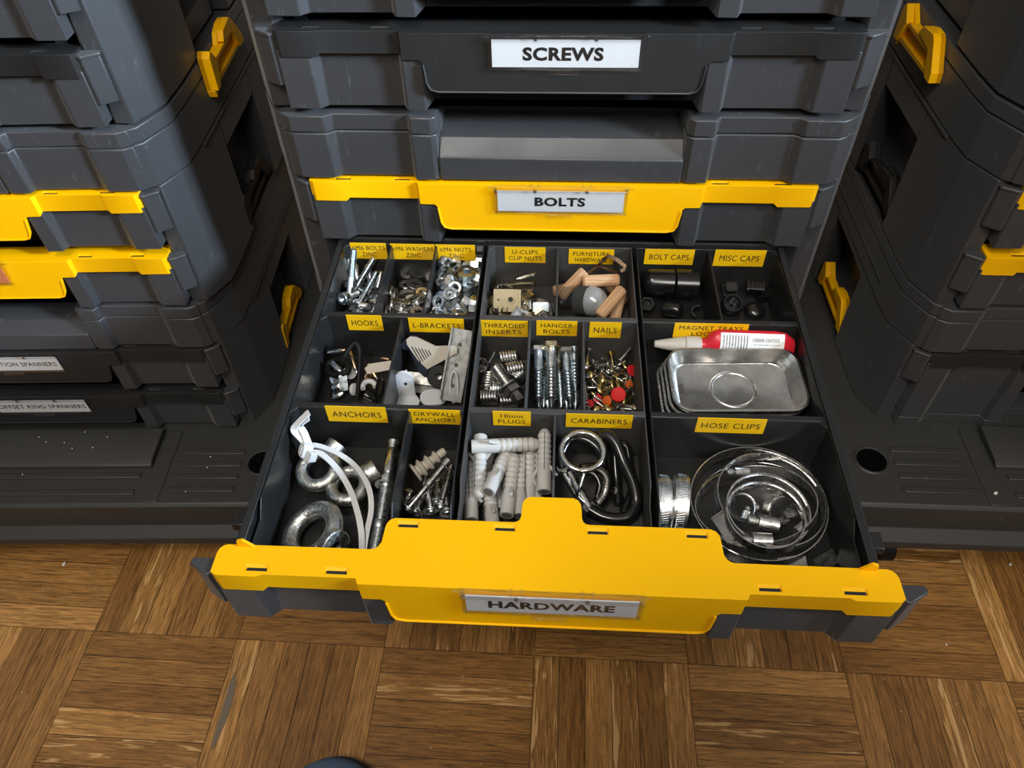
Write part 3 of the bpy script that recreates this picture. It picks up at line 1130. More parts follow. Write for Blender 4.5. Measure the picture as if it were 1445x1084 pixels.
def bolt_parts(L, r, head, mat, plain=0.35):
    """head at local 0, shank to +z"""
    m = MB()
    prof = [(r, 0.0), (r, L * plain)] + thread(r * 0.86, r * 1.02, L * plain, L - 0.001, 0.0010) + [(r * 0.6, L)]
    m.lathe(prof, 12)
    sh = m.mesh('shank', mat, 50)
    m = MB()
    if head == 'hex':
        hex_solid(m, r * 3.3, -r * 1.4, 0.0)
    elif head == 'hexflange':
        hex_solid(m, r * 3.3, -r * 1.7, -0.0006)
        m.lathe([(r * 2.1, -0.0009), (r * 2.2, -0.0002), (r * 1.4, 0.0003)], 20)
    elif head == 'socket':
        m.ringlathe([(r * 0.85, -r * 1.0), (r * 0.85, -r * 2.0), (r * 1.55, -r * 2.0), (r * 1.7, -r * 1.8), (r * 1.7, 0.0), (r * 0.2, 0.0), (r * 0.2, -r * 1.0)], 18)
    else:
        m.lathe([(r * 0.9, -r * 1.25), (r * 1.5, -r * 1.05), (r * 1.95, -r * 0.45), (r * 2.0, 0.0)], 18)
        m.mi = 1
        for a in (0, PI / 2):
            v = m.box(-r * 0.95, r * 0.95, -r * 0.22, r * 0.22, -r * 1.30, -r * 1.0)
            m.xf(v, Matrix.Rotation(a, 4, 'Z'))
    hd = m.mesh('head', [mat, M['dark']], 30)
    return [('shank', sh), ('head', hd)]


# ------------------------------------------------------------------ M6 BOLTS compartment
BOLT_L = [bolt_parts(0.034, 0.0030, 'pan', M['blued']), bolt_parts(0.024, 0.0030, 'pan', M['zinc']), bolt_parts(0.020, 0.0028, 'socket', M['bright'], 0.0),
          bolt_parts(0.016, 0.0022, 'pan', M['zinc'], 0.0), bolt_parts(0.044, 0.0033, 'pan', M['blued'], 0.45)]
BOLTS = [  # kind, head pixel, head z, tip pixel, tip z, label
    (4, (493, 424), -0.090, (499, 352), -0.060, 'longest bright blue zinc bolt standing up among the bolts'),
    (0, (507, 430), -0.092, (536, 376), -0.078, 'long zinc bolt leaning with tip up against the washers divider'),
    (0, (500, 410), -0.096, (521, 376), -0.082, 'zinc bolt standing tip up between the two longest bolts'),
    (1, (494, 394), -0.095, (492, 358), -0.076, 'bolt behind the longest bolt, leaning on the back corner'),
]
for k, h, hz, t, tz, lab in BOLTS:
    p0, p1 = at(*h, hz), at(*t, tz)
    inst('bolt', BOLT_L[k], along(p0, p1), lab, 'bolt', 'bolts in the M6 bolts bin')

# ------------------------------------------------------------------ U-clips and clip nuts
m = MB()
m.prism(rrect(0.0235, 0.0190, 0.0012), 0.0, 0.0013)
m.prism([(0.0095, 0.0005), (0.0118, 0.0005), (0.0118, 0.0045), (0.0100, 0.0045)], -0.0095, 0.0095, 'y')
pl = m.mesh('plate', M['khaki'], 30)
m = MB()
m.ringlathe([(0.0022, 0.0), (0.0034, 0.0), (0.0034, 0.0022), (0.0022, 0.0022)], 18, Matrix.Translation((0.0030, 0.0010, 0.0006)))
m.mi = 1
m.lathe([(0.0022, 0.0009), (0.0022, 0.00145)], 16, Matrix.Translation((0.0030, 0.0010, 0.0)))
bo = m.mesh('threaded_boss', [M['khaki'], M['ink']], 30)
m = MB()
m.lathe([(0.0011, 0.0012), (0.0011, 0.0014)], 10, Matrix.Translation((-0.0075, 0.0005, 0.0)))
ho = m.mesh('pin_hole', M['dark'], 30)
c = at(716, 424, -0.087)
mw = Matrix.Translation(c) @ frame((-0.05, -0.80, 0.60), x=(1, 0, 0))
inst('clip_nut', [('plate', pl), ('threaded_boss', bo), ('pin_hole', ho)], mw, 'large square gold clip nut with a hole, tilted at the front of the bin', 'clip nut')
# the long U-clip on top
m = MB()
pts = [(-0.0150, 0.0000), (0.0140, 0.0000), (0.0158, 0.0016), (0.0158, 0.0042), (0.0142, 0.0056), (0.0070, 0.0050), (-0.0080, 0.0064), (-0.0140, 0.0088)]
for w, (y0, y1) in ((0, (-0.0045, 0.0045)),):
    sp = spline([(x, 0, z) for x, z in pts], 4)
    for a, b in zip(sp, sp[1:]):
        m.loft([[Vector((a.x, y0, a.z)), Vector((a.x, y1, a.z)), Vector((a.x, y1, a.z + 0.0008)), Vector((a.x, y0, a.z + 0.0008))],
                [Vector((b.x, y0, b.z)), Vector((b.x, y1, b.z)), Vector((b.x, y1, b.z + 0.0008)), Vector((b.x, y0, b.z + 0.0008))]])
uc = m.mesh('u_clip', M['gold'], 50)
a, b = at(706, 393, -0.083), at(750, 406, -0.086)
inst('u_clip', uc, Matrix.Translation((a + b) / 2) @ frame((0.1, -0.5, -0.8), x=b - a), 'long gold U-clip lying on top of the clip heap', 'U-clip')
m = MB()
m.tube(spline([(-0.008, 0, -0.003), (0.002, 0, -0.001), (0.008, 0, 0.003), (0.006, 0, 0.007), (0.000, 0, 0.004), (-0.006, 0, 0.002)], 5), 0.0007, 6)
wc = m.mesh('spring_clip', M['zinc'], 60)
inst('spring_clip', wc, Matrix.Translation(at(742, 390, -0.083)) @ frame((0.2, -0.8, 0.5), x=(0.9, 0.1, 0.3)), 'bent wire spring clip behind the long gold U-clip', 'spring clip')
m = MB()
m.prism(rrect(0.0135, 0.0080, 0.0010), 0.0, 0.0010)
m.prism([(-0.0066, 0.0), (-0.0056, 0.0), (-0.0056, 0.0050), (-0.0066, 0.0050)], -0.0038, 0.0038, 'y')
m.prism([(0.0066, 0.0), (0.0056, 0.0), (0.0056, 0.0050), (0.0066, 0.0050)], -0.0038, 0.0038, 'y')
sq = m.mesh('clip_nut', M['blued'], 30)
inst('clip_nut', sq, Matrix.Translation(at(763, 433, -0.094)) @ frame((0.05, -0.80, 0.6), x=(1, 0.05, 0)), 'bright blue zinc square clip beside the large gold clip nut', 'clip nut')

# ------------------------------------------------------------------ furniture hardware
m = MB()
n = 40
L = 0.031
rows = []
for z, k in ((0.0, 0.78), (0.0016, 1.0), (L - 0.0016, 1.0), (L, 0.78)):
    rows.append([Vector(((0.0049 * k + (0.00016 if i % 2 else -0.00016)) * math.cos(2 * PI * i / n), (0.0049 * k + (0.00016 if i % 2 else -0.00016)) * math.sin(2 * PI * i / n), z)) for i in range(n)])
m.loft(rows)
dow = m.mesh('dowel', M['beech'], 20)
DOW = [((795, 414), -0.092, (820, 388), -0.080, 'wooden dowel leaning at the back left of the furniture bin'),
       ((822, 397), -0.077, (874, 395), -0.077, 'wooden dowel lying level across the back on top of the glides'),
       ((846, 446), -0.090, (878, 408), -0.078, 'wooden dowel leaning in front at right, longest in view'),
       ((868, 446), -0.100, (873, 424), -0.090, 'wooden dowel half hidden in the front right corner of the bin'),
       ((794, 409), -0.1010, (816, 405), -0.1010, 'wooden dowel low in the left corner under the leaning dowel'),
       ((862, 402), -0.086, (874, 420), -0.101, 'wooden dowel sloping down behind the longest dowel')]
for a, az, b, bz, lab in DOW:
    a, b = at(*a, az), at(*b, bz)
    inst('dowel', dow, Matrix.Translation((a + b) / 2 - (b - a).normalized() * L / 2) @ frame(b - a), lab, 'dowel', 'wooden dowels')
m = MB()
m.lathe([(0.0100, -0.0215), (0.0118, -0.0200), (0.0127, -0.0060)], 28)
cup = m.mesh('clear_cup', clear('cup_plastic', (0.80, 0.80, 0.78), 0.40, 0.2), 40)
m = MB()
m.lathe([(0.0129, -0.0065), (0.0129, 0.0045)], 28)
bnd = m.mesh('band', M['felt'], 30)
m = MB()
m.lathe([(0.0127, 0.0044)] + [(0.0127 * math.cos(PI / 2 * i / 8), 0.0046 + 0.0150 * math.sin(PI / 2 * i / 8)) for i in range(8)] + [(0.0004, 0.0196)], 28)
dmat = clear('dome_plastic', (0.90, 0.90, 0.90), 0.45, 0.20)
_nt = dmat.node_tree
_df, _m2 = _nt.nodes.new('ShaderNodeBsdfDiffuse'), _nt.nodes.new('ShaderNodeMixShader')
_df.inputs[0].default_value = (0.75, 0.77, 0.78, 1)
_m2.inputs[0].default_value = 0.32
_nt.links.new([q for q in _nt.nodes if q.type == 'MIX_SHADER' and q != _m2][0].outputs[0], _m2.inputs[1])
_nt.links.new(_df.outputs[0], _m2.inputs[2])
_nt.links.new(_m2.outputs[0], _nt.nodes['Material Output'].inputs['Surface'])
dm = m.mesh('clear_dome', dmat, 60)
c = at(827, 424, -0.0905)
inst('domed_glide', [('clear_cup', cup), ('band', bnd), ('clear_dome', dm)], Matrix.Translation(c) @ frame((0.80, -0.42, 0.30)), 'clear domed furniture glide with a dark band, amid the dowels', 'furniture glide')
m = MB()
pts = [at(831, 385, -0.078), at(845, 375, -0.075), at(859, 361, -0.066), at(882, 376, -0.068), at(876, 383, -0.071)]
m.tube(spline(pts, 2), 0.0, 4, flat=(0.0022, 0.0006))
m.tube([at(846, 377, -0.0735), at(871, 384, -0.0735)], 0.0, 4, flat=(0.0020, 0.0005))
inst('hanger_bracket', m.mesh('hanger_bracket', M['copper'], 30), Matrix(), 'bent bronze strap bracket standing up behind the dowels', 'bracket')

# ------------------------------------------------------------------ caps
def cap_mesh(R_, L_, dome, mat, hollow=False):
    m = MB()
    pr = [(R_ * 0.94, 0.0), (R_, 0.0008), (R_, L_)]
    pr += [(R_ * math.cos(PI / 2 * i / 7), L_ + dome * math.sin(PI / 2 * i / 7)) for i in range(1, 7)] + [(R_ * 0.04, L_ + dome)]
    m.lathe(pr, 32)
    return m.mesh('cap', mat, 40)


CG = 'black caps in the bolt caps bin'
a, b = at(905, 398, -0.0885), at(994, 401, -0.0885)
d = (b - a).normalized()
inst('black_bolt_cover', cap_mesh(0.0116, 0.0195, 0.0085, M['gloss']), Matrix.Translation(a + d * 0.0280) @ frame(-d), 'large black domed cap lying at the left, dome towards the wall', 'cap', CG)
inst('black_bolt_cover', cap_mesh(0.0122, 0.0190, 0.0015, M['gloss']), Matrix.Translation(a + d * 0.0485) @ frame(-d), 'wider black tube shaped cap pushed onto the large domed cap', 'cap', CG)
m = MB()
m.ringlathe([(0.0040, -0.009), (0.0062, -0.009), (0.0070, -0.007), (0.0070, 0.0), (0.0063, 0.001), (0.0046, 0.001), (0.0040, -0.001)], 6)
m.lathe([(0.0041, -0.009), (0.0041, -0.004)], 12)
inst('black_bolt_cover', m.mesh('cap', M['rubber'], 20), Matrix.Translation(at(913, 429, -0.098)) @ frame((-0.1, -0.62, 0.75)), 'small black cap with a hexagonal opening facing up', 'cap', CG)
inst('black_bolt_cover', cap_mesh(0.0068, 0.0115, 0.0058, M['gloss']), Matrix.Translation(at(936, 435, -0.1005)) @ frame((0.93, -0.30, 0.12)), 'small black round ended cap lying at the front', 'cap', CG)
inst('black_bolt_cover', cap_mesh(0.0058, 0.0090, 0.0050, M['gloss']), Matrix.Translation(at(934, 417, -0.1015)) @ frame((0.6, 0.5, 0.3)), 'small black cap tucked under the two large caps', 'cap', CG)
m = MB()
m.prism([(0.0060 * math.cos(a_), 0.0060 * math.sin(a_)) for a_ in [PI * 0.1 * i for i in range(11)]] + [(0.0042 * math.cos(a_), 0.0042 * math.sin(a_)) for a_ in [PI * 0.1 * i for i in range(10, -1, -1)]], 0, 0.006)
inst('split_ring_cover', m.mesh('cap', M['gloss'], 30), Matrix.Translation(at(985, 443, -0.106)) @ frame((-0.2, -0.4, 0.9), x=(0.5, 1, 0)), 'half round black cap piece in the front right corner', 'cap', CG)
MG = 'black caps in the misc caps bin'
m = MB()
m.prism(rrect(0.0100, 0.0088, 0.0008), 0.0, 0.0070)
m.prism(rrect(0.0125, 0.0112, 0.0010), -0.0022, 0.0)
m.mi = 1
m.prism(rrect(0.0076, 0.0064, 0.0006), 0.0060, 0.00715)
inst('square_tube_insert', m.mesh('cap', [M['gloss'], M['ink']], 30), Matrix.Translation(at(1030, 409, -0.099)) @ frame((0.0, -0.45, 0.9), x=(1, 0.05, 0)), 'square black tube insert with an open top, behind the round cap', 'cap', MG)
m = MB()
m.ringlathe([(0.0066, 0.0), (0.0090, 0.0), (0.0096, 0.0015), (0.0090, 0.0060), (0.0080, 0.0085), (0.0068, 0.0085), (0.0064, 0.0070)], 32)
m.lathe([(0.0067, 0.0004), (0.0067, 0.0020), (0.0012, 0.0024), (0.0006, 0.0060)], 24)
inst('round_tube_insert', m.mesh('cap', M['gloss'], 40), Matrix.Translation(at(1031, 433, -0.1045)) @ frame((0.02, -0.42, 0.9)), 'round black cap with a hollow centre at the front', 'cap', MG)
m = MB()
m.prism(rrect(0.0110, 0.0110, 0.0008), 0.0, 0.0018)
for k in range(4):
    m.prism(rrect(0.0104, 0.0104, 0.0008), 0.0040 + 0.0030 * k, 0.0050 + 0.0030 * k)
m.prism(rrect(0.0076, 0.0076, 0.0008), 0.0, 0.0150)
inst('ribbed_tube_insert', m.mesh('cap', M['gloss'], 30), Matrix.Translation(at(1053, 405, -0.0945)) @ frame((0.92, -0.12, 0.05), x=(0, -0.4, 1)), 'ribbed square black insert lying on its side at the back right', 'cap', MG)
m = MB()
m.lathe([(0.0085, 0.0), (0.0090, 0.0020), (0.0086, 0.0035), (0.0066, 0.0060), (0.0030, 0.0074), (0.0003, 0.0078)], 28)
inst('domed_tube_insert', m.mesh('cap', M['gloss'], 50), Matrix.Translation(at(1064, 441, -0.107)) @ frame((0.0, -0.15, 1)), 'shallow domed black cap at the front right of the round cap', 'cap', MG)
m = MB()
m.prism(rrect(0.0100, 0.0100, 0.0010), 0.0, 0.0080)
inst('square_tube_insert', m.mesh('cap', M['gloss'], 30), Matrix.Translation(at(1074, 421, -0.107)) @ pose((0, 0, 0), 0.2, 0.1, 0.4), 'small black block cap under the ribbed insert', 'cap', MG)
m = MB()
m.tube([at(1088, 446, -0.107), at(1094, 437, -0.099), at(1098, 433, -0.098)], 0.0, 4, flat=(0.0009, 0.0006))
inst('plastic_strip', m.mesh('strip', M['black'], 30), Matrix(), 'thin black plastic strip standing by the right end of the misc caps bin', 'strip')
# ------------------------------------------------------------------ hooks
HG = 'loose hooks and catches'
def rod(m, pts, r, n=5, seg=10):
    m.tube(spline(pts, n), r, seg)


m = MB()
rod(m, [at(504, 563, -0.104), at(506, 540, -0.095), at(508, 505, -0.083), at(505, 489, -0.078), at(500, 485, -0.077), at(493, 492, -0.080), at(486, 504, -0.085), at(482, 519, -0.094)], 0.0019)
inst('rubber_hook', m.mesh('hook', M['rubber'], 60), Matrix(), 'tall black rubber coated hook standing like an arch in the middle', 'hook', HG)
m = MB()
p = [at(477 + 15 * math.cos(t), 519 + 11 * math.sin(t), -0.092 + 0.004 * math.cos(t)) for t in [2 * PI * i / 10 for i in range(10)]]
m.tube(spline(p, 3, True), 0.0026, 10, True)
inst('rubber_ring', m.mesh('ring', M['rubber'], 60), Matrix(), 'fat black rubber ring lying at the left of the tall hook', 'ring', HG)


def sleeve_hook(pa, pb, r, mats, tipmat, lab, cat='hook', nm='hook_shank'):
    m1 = MB()
    L_ = (Vector(pb) - Vector(pa)).length
    m1.lathe([(r * 0.85, 0.0), (r, 0.0006), (r, L_ * 0.82), (r * 0.8, L_ * 0.84)], 12)
    m2 = MB()
    m2.lathe([(r * 0.7, L_ * 0.82), (r * 0.7, L_), (r * 0.3, L_ + r * 0.4)], 12)
    inst(nm, [('shank', m1.mesh('shank', mats, 50)), ('tip', m2.mesh('tip', tipmat, 50))], along(pa, pb), lab, cat, HG)


sleeve_hook(at(463, 498, -0.088), at(487, 494, -0.085), 0.0020, M['bright'], M['copper'], 'steel rod resting level above the rubber ring at the back left')
sleeve_hook(at(493, 494, -0.087), at(504, 527, -0.093), 0.0019, M['copper'], M['bright'], 'bronze rod leaning behind the tall rubber hook')
sleeve_hook(at(468, 512, -0.087), at(480, 524, -0.089), 0.0024, M['blued'], M['zinc'], 'blue zinc rod lying through the black rubber ring')
m = MB()
m.prism(rrect(0.0062, 0.0125, 0.0012), 0, 0.0008)
m.prism([(-0.0031, 0), (-0.0023, 0), (-0.0023, 0.003), (-0.0031, 0.003)], -0.005, 0.005, 'y')
inst('catch_plate', m.mesh('plate', M['blued'], 30), Matrix.Translation(at(485, 540, -0.094)) @ frame((0.1, -0.75, 0.6), x=(1, 0.1, 0)), 'small blue zinc catch plate standing in front of the rubber ring', 'catch', HG)
m = MB()
rings = []
for i in range(9):
    t = i / 8
    c = at(474 + 3 * math.sin(t * 3), 533 + 27 * t, -0.095 - 0.010 * t)
    w = 0.0050 + 0.0008 * math.sin(i * 2.1)
    rings.append([c + Vector((w * math.cos(a), 0.0022 * math.sin(a), 0.0012 * math.sin(a + i))) for a in [2 * PI * k / 10 for k in range(10)]])
m.loft(rings)
inst('chrome_hook', m.mesh('hook', M['chrome'], 50), Matrix(), 'crumpled shiny chrome hook at the front left', 'hook', HG)
m = MB()
m.lathe([(0.0015, 0.0), (0.0050, 0.0008), (0.0052, 0.0040), (0.0020, 0.0052)], 18)
wk = m.mesh('knob', M['white'], 50)
inst('white_button', wk, Matrix.Translation(at(492, 526, -0.096)) @ frame((0.5, -0.5, 0.6)), 'round white knob beside the catch plate', 'knob', HG)
inst('white_button', wk, Matrix.Translation(at(497, 550, -0.104)) @ frame((0.9, -0.2, 0.3)), 'white knob lying low at the front beside the chrome hook', 'knob', HG)
m = MB()
p = [at(521 + 9 * math.cos(t), 546 + 8 * math.sin(t), -0.098) for t in [PI * (0.9 + 1.1 * i / 8) for i in range(9)]]
m.tube(p, 0.0022, 8)
inst('cup_hook', m.mesh('hook', M['white'], 60), Matrix(), 'white coated curved cup hook right of the tall hook', 'hook', HG)
m = MB()
m.prism([(-0.010, -0.003), (0.010, -0.004), (0.011, 0.003), (-0.006, 0.0045), (-0.011, 0.002)], 0, 0.0020)
inst('cream_clip', m.mesh('clip', M['cream'], 30), Matrix.Translation(at(535, 519, -0.093)) @ frame((0.1, -0.6, 0.8), x=(1, 0.2, 0.2)), 'cream coloured clip against the bracket divider', 'clip', HG)
sleeve_hook(at(519, 514, -0.091), at(533, 536, -0.099), 0.0021, M['brass'], M['dull'], 'brass hook shank sloping under the cream clip')
sleeve_hook(at(538, 506, -0.090), at(549, 507, -0.090), 0.0014, M['copper'], M['brass'], 'tiny bronze hook at the top right of the hooks heap')
m = MB()
p = spline([at(536, 535, -0.088), at(541, 538, -0.088), at(540, 552, -0.098), at(535, 563, -0.105), at(531, 560, -0.104), at(532, 545, -0.094)], 4, True)
m.tube(p, 0.0011, 8, True)
inst('snap_hook', m.mesh('snap', M['gloss'], 60), Matrix(), 'small black snap hook leaning on the bracket divider', 'hook', HG)
m = MB()
rod(m, [at(508, 545, -0.104), at(520, 553, -0.104), at(530, 566, -0.105)], 0.0024)
inst('black_hook', m.mesh('hook', M['rubber'], 60), Matrix(), 'straight black rubber covered hook under the white cup hook', 'hook', HG)
m = MB()
m.lathe(thread(0.0020, 0.0027, 0.0, 0.0120, 0.0014), 12)
inst('screw_eye', m.mesh('screw', M['chrome'], 50), along(at(515, 557, -0.106), at(528, 564, -0.106)), 'chrome threaded screw shank lying at the front of the hooks', 'screw', HG)
m = MB()
m.lathe([(0.0022, 0), (0.0038, 0.0006), (0.0038, 0.0050), (0.0022, 0.0056)], 14)
inst('ferrule', m.mesh('ferrule', M['copper'], 40), Matrix.Translation(at(517, 531, -0.100)) @ frame((0.5, -0.6, 0.4)), 'bronze ferrule beside the brass hook shank', 'ferrule', HG)

# ------------------------------------------------------------------ L-brackets
BG = 'brackets in the L-brackets bin'


def stadium(w, h, n=10):
    return [(-w / 2, 0.0)] + [(w / 2, 0.0)] + [(w / 2 * math.cos(PI * i / n), h - w / 2 + w / 2 * math.sin(PI * i / n)) for i in range(n + 1)]


m = MB()
m.prism(stadium(0.0150, 0.0262), -0.0011, 0.0011, 'y')
for k in range(8):
    z = 0.0072 + k * 0.0016
up_ = m.mesh('upright', M['white'], 30)
m = MB()
m.prism([(-0.0100, -0.0135), (0.0100, -0.0135), (0.0112, -0.0060), (0.0075, 0.0012), (-0.0075, 0.0012), (-0.0112, -0.0060)], 0.0, 0.0020)
ft_ = m.mesh('foot', M['white'], 30)
m = MB()
m.lathe([(0.0013, -0.0013), (0.0013, 0.0013)], 14, Matrix.Translation((0.0012, 0, 0.0150)) @ Matrix.Rotation(PI / 2, 4, 'X'))
ring_ = m
hl_ = m.mesh('screw_hole', M['ink'], 30)
m = MB()
for rr in (0.0038, 0.0050):
    m.ringlathe([(rr - 0.0003, -0.0013), (rr + 0.0003, -0.0013), (rr + 0.0003, 0.0013), (rr - 0.0003, 0.0013)], 24, Matrix.Translation((0.0012, 0, 0.0150)) @ Matrix.Rotation(PI / 2, 4, 'X'))
rg_ = m.mesh('ridge', M['white'], 30)
base = at(573.5, 561, FZ + 0.006)
inst('bracket', [('upright', up_), ('foot', ft_), ('screw_hole', hl_), ('ridge', rg_)], Matrix.Translation(base) @ pose((0, 0, 0), -0.12, 0, 0.06),
     'white round topped bracket standing upright at the front', 'bracket', BG)
m = MB()
arm = [(0.0, 0.0), (0.0280, -0.0020), (0.0300, 0.0010), (0.0285, 0.0045), (0.0150, 0.0120), (0.0050, 0.0260), (0.0010, 0.0290), (-0.0030, 0.0285), (-0.0045, 0.0250), (-0.0030, 0.0100)]
m.prism(arm, -0.0016, 0.0016)
pa = at(590, 486, -0.075)
pb = at(612, 512, -0.084)
m.mi = 1
for r_ in range(6):
    x = -0.0022 + r_ * 0.0021
    m.prism([(x, 0.0070 + r_ * 0.0002), (x + 0.0008, 0.0070), (x + 0.0008, 0.0215 - r_ * 0.0019), (x, 0.0215 - r_ * 0.0019)], 0.00155, 0.0017)
br = m.mesh('bracket', [M['cream'], M['dark']], 30)
inst('bracket', br, Matrix.Translation(at(604, 521, -0.087)) @ frame((-0.25, -0.72, 0.64), x=(1.0, 0.35, 0.55)), 'cream plastic bracket with two arms and dark print on one arm', 'bracket', BG)
m = MB()
rings = []
for c, w in ((at(573, 488, -0.077), 0.0040), (at(583, 482, -0.074), 0.0056), (at(590, 500, -0.082), 0.0058), (at(598, 520, -0.090), 0.0050), (at(601, 528, -0.094), 0.0030)):
    rings.append([c + Vector((w * math.cos(a), 0.5 * w * math.sin(a), 0.7 * w * math.sin(a))) for a in [2 * PI * k / 12 for k in range(12)]])
m.loft(rings)
inst('rubber_end_piece', m.mesh('foot', M['navy'], 60), Matrix(), 'dark navy rubber end piece behind the white bracket', 'end piece', BG)
m = MB()
m.prism([(-0.0085, 0), (0.0085, 0), (0.0085, 0.0560), (-0.0085, 0.0560)], -0.0006, 0.0006, 'y')
m.prism([(-0.0085, 0), (-0.0073, 0), (-0.0073, 0.0560), (-0.0085, 0.0560)], -0.0065, 0.0006, 'y')
m.prism([(0.0035, 0.0), (0.0044, 0.0), (0.0044, 0.0555), (0.0035, 0.0555)], -0.0010, 0.0, 'y')
for z in (0.012, 0.028, 0.044):
    m.mi = 1
    m.lathe([(0.0016, -0.0008), (0.0016, 0.0008)], 12, Matrix.Translation((0.0, 0, z)) @ Matrix.Rotation(PI / 2, 4, 'X'))
m.mi = 0
sa = m.mesh('bracket', [M['steel'], M['ink']], 30)
pa, pb = at(635, 566, -0.100), at(652, 469, -0.0655)
inst('angle_bracket', sa, Matrix.Translation(pa) @ frame(pb - pa, x=(1, -0.05, -0.2)), 'long flat steel angle bracket leaning up to the back wall', 'bracket', BG)
m = MB()
m.ringlathe([(0.0025, -0.0015), (0.0085, -0.0015), (0.0092, 0), (0.0085, 0.0015), (0.0025, 0.0015)], 24)
inst('rubber_washer', m.mesh('washer', M['rubber'], 40), Matrix.Translation(at(619, 531, -0.091)) @ frame((0.1, -0.65, 0.75)), 'black rubber washer below the cream bracket', 'washer', BG)
for i, (y0, z0, lab) in enumerate(((536, -0.098, 'upper flat dark steel bracket lying across the bin behind the white bracket'), (549, -0.104, 'lower flat dark steel bracket lying across the bin behind the white bracket'))):
    m = MB()
    m.box(-0.0185, 0.0185, -0.0045, 0.0045, -0.0008, 0.0008)
    m.box(-0.0185, -0.0170, -0.0045, 0.0045, -0.0008, 0.0060)
    inst('flat_bracket', m.mesh('bracket', M['dull'], 30), Matrix.Translation(at(605, y0, z0)) @ frame((0, -0.5 + 0.2 * i, 0.85), x=(1, -0.1, -0.03)), lab, 'bracket', BG)
m = MB()
p = [at(640.5 + 5.5 * math.cos(t), 546 + 22 * math.sin(t), -0.0915 - 0.011 * math.sin(t)) for t in [2 * PI * i / 14 for i in range(14)]]
m.tube(spline(p, 2, True), 0.0009, 8, True)
inst('wire_loop', m.mesh('loop', M['white'], 60), Matrix(), 'white oval wire loop leaning on the long steel bracket', 'loop', BG)
m = MB()
m.prism(rrect(0.0210, 0.0150, 0.0070), 0.0, 0.0018)
inst('round_bracket', m.mesh('foot', M['white'], 30), Matrix.Translation(at(612, 562, FZ + 0.004)) @ pose((0, 0, 0), 0.1, 0.05, 0.2), 'white rounded foot plate flat on the floor left of the steel bracket', 'bracket', BG)

# ------------------------------------------------------------------ threaded inserts
def coil_mesh(R_, L_, turns, mat):
    m = MB()
    n = turns * 14
    pts = [Vector((R_ * math.cos(2 * PI * i / 14), R_ * math.sin(2 * PI * i / 14), L_ * i / n)) for i in range(n + 1)]
    m.tube(pts, 0.0010, 6)
    return m.mesh('coil', mat, 60)


ci = [coil_mesh(0.0050, 0.0135, 6, M['bright']), coil_mesh(0.0056, 0.0130, 6, M['bright']), coil_mesh(0.0045, 0.0100, 5, M['zinc'])]
CI = [(1, (680, 516), -0.0905, (-0.3, 0.3, -0.2), 'coiled wire insert at the back left with its tail sticking up'),
      (0, (706, 505), -0.094, (1, 0.15, 0.05), 'coiled wire insert at the back touching the rear wall'),
      (0, (716, 522), -0.095, (1, 0.2, 0.1), 'coiled wire insert behind the hexagonal insert tool'),
      (1, (687, 548), -0.099, (0.1, 0.95, 0.3), 'coiled wire insert standing at the left wall of the inserts bin'),
      (1, (678, 561), -0.1015, (1, 0.05, 0.02), 'coiled wire insert lying at the front left of the inserts bin'),
      (2, (727, 535), -0.099, (0.6, 0.7, 0.2), 'small coiled wire insert right of the insert tool'),
      (2, (694, 547), -0.100, (1, -0.3, 0.1), 'small coiled wire insert between the two front coils'),
      (0, (706, 566), -0.1025, (1, 0.1, 0), 'coiled wire insert low at the front under the insert tool')]
for k, px, z, d, lab in CI:
    inst('wire_insert', ci[k], Matrix.Translation(at(*px, z)) @ frame(d), lab, 'threaded insert', 'coiled wire inserts')
m = MB()
m.tube([at(690, 512, -0.083), at(698, 497, -0.079)], 0.0008, 6)
inst('wire_tang', m.mesh('tang', M['bright'], 60), Matrix(), 'short straight wire standing at the back of the inserts bin', 'wire')
m = MB()
m.lathe([(0.0035, -0.0010)] + thread(0.0043, 0.0052, 0.0, 0.0185, 0.0014) + [(0.0050, 0.0190)], 20)
ts = m.mesh('threaded_body', M['bright'], 50)
m = MB()
m.lathe([(0.0090, 0.0185), (0.0105, 0.0190), (0.0105, 0.0205), (0.0080, 0.0212)], 24)
hex_solid(m, 0.0135, 0.0208, 0.0262)
th = m.mesh('hex_collar', M['dull'], 30)
m = MB()
hex_solid(m, 0.0085, 0.0258, 0.0345)
te = m.mesh('drive_end', M['dull'], 30)
pa, pb = at(699, 518, -0.084), at(726, 556, -0.092)
inst('insert_tool', [('threaded_body', ts), ('hex_collar', th), ('drive_end', te)], along(pa, pb), 'thick threaded steel insert with a hexagonal collar, lying diagonally', 'threaded insert')

# ------------------------------------------------------------------ hanger bolts
def lag_parts(L_, r, mat, headmat, head=True):
    m = MB()
    m.lathe([(r, 0.0), (r, L_ * 0.30)] + thread(r * 0.72, r * 1.05, L_ * 0.31, L_ - 0.006, 0.0026) + [(r * 0.15, L_)], 12)
    sh = m.mesh('shank', mat, 50)
    if not head:
        return [('shank', sh)]
    m = MB()
    hex_solid(m, r * 3.3, -0.0052, -0.0006, 0.0006)
    m.lathe([(r * 1.95, -0.0011), (r * 2.05, -0.0003), (r * 1.2, 0.0)], 20)
    return [('shank', sh), ('head', m.mesh('head', headmat, 30))]


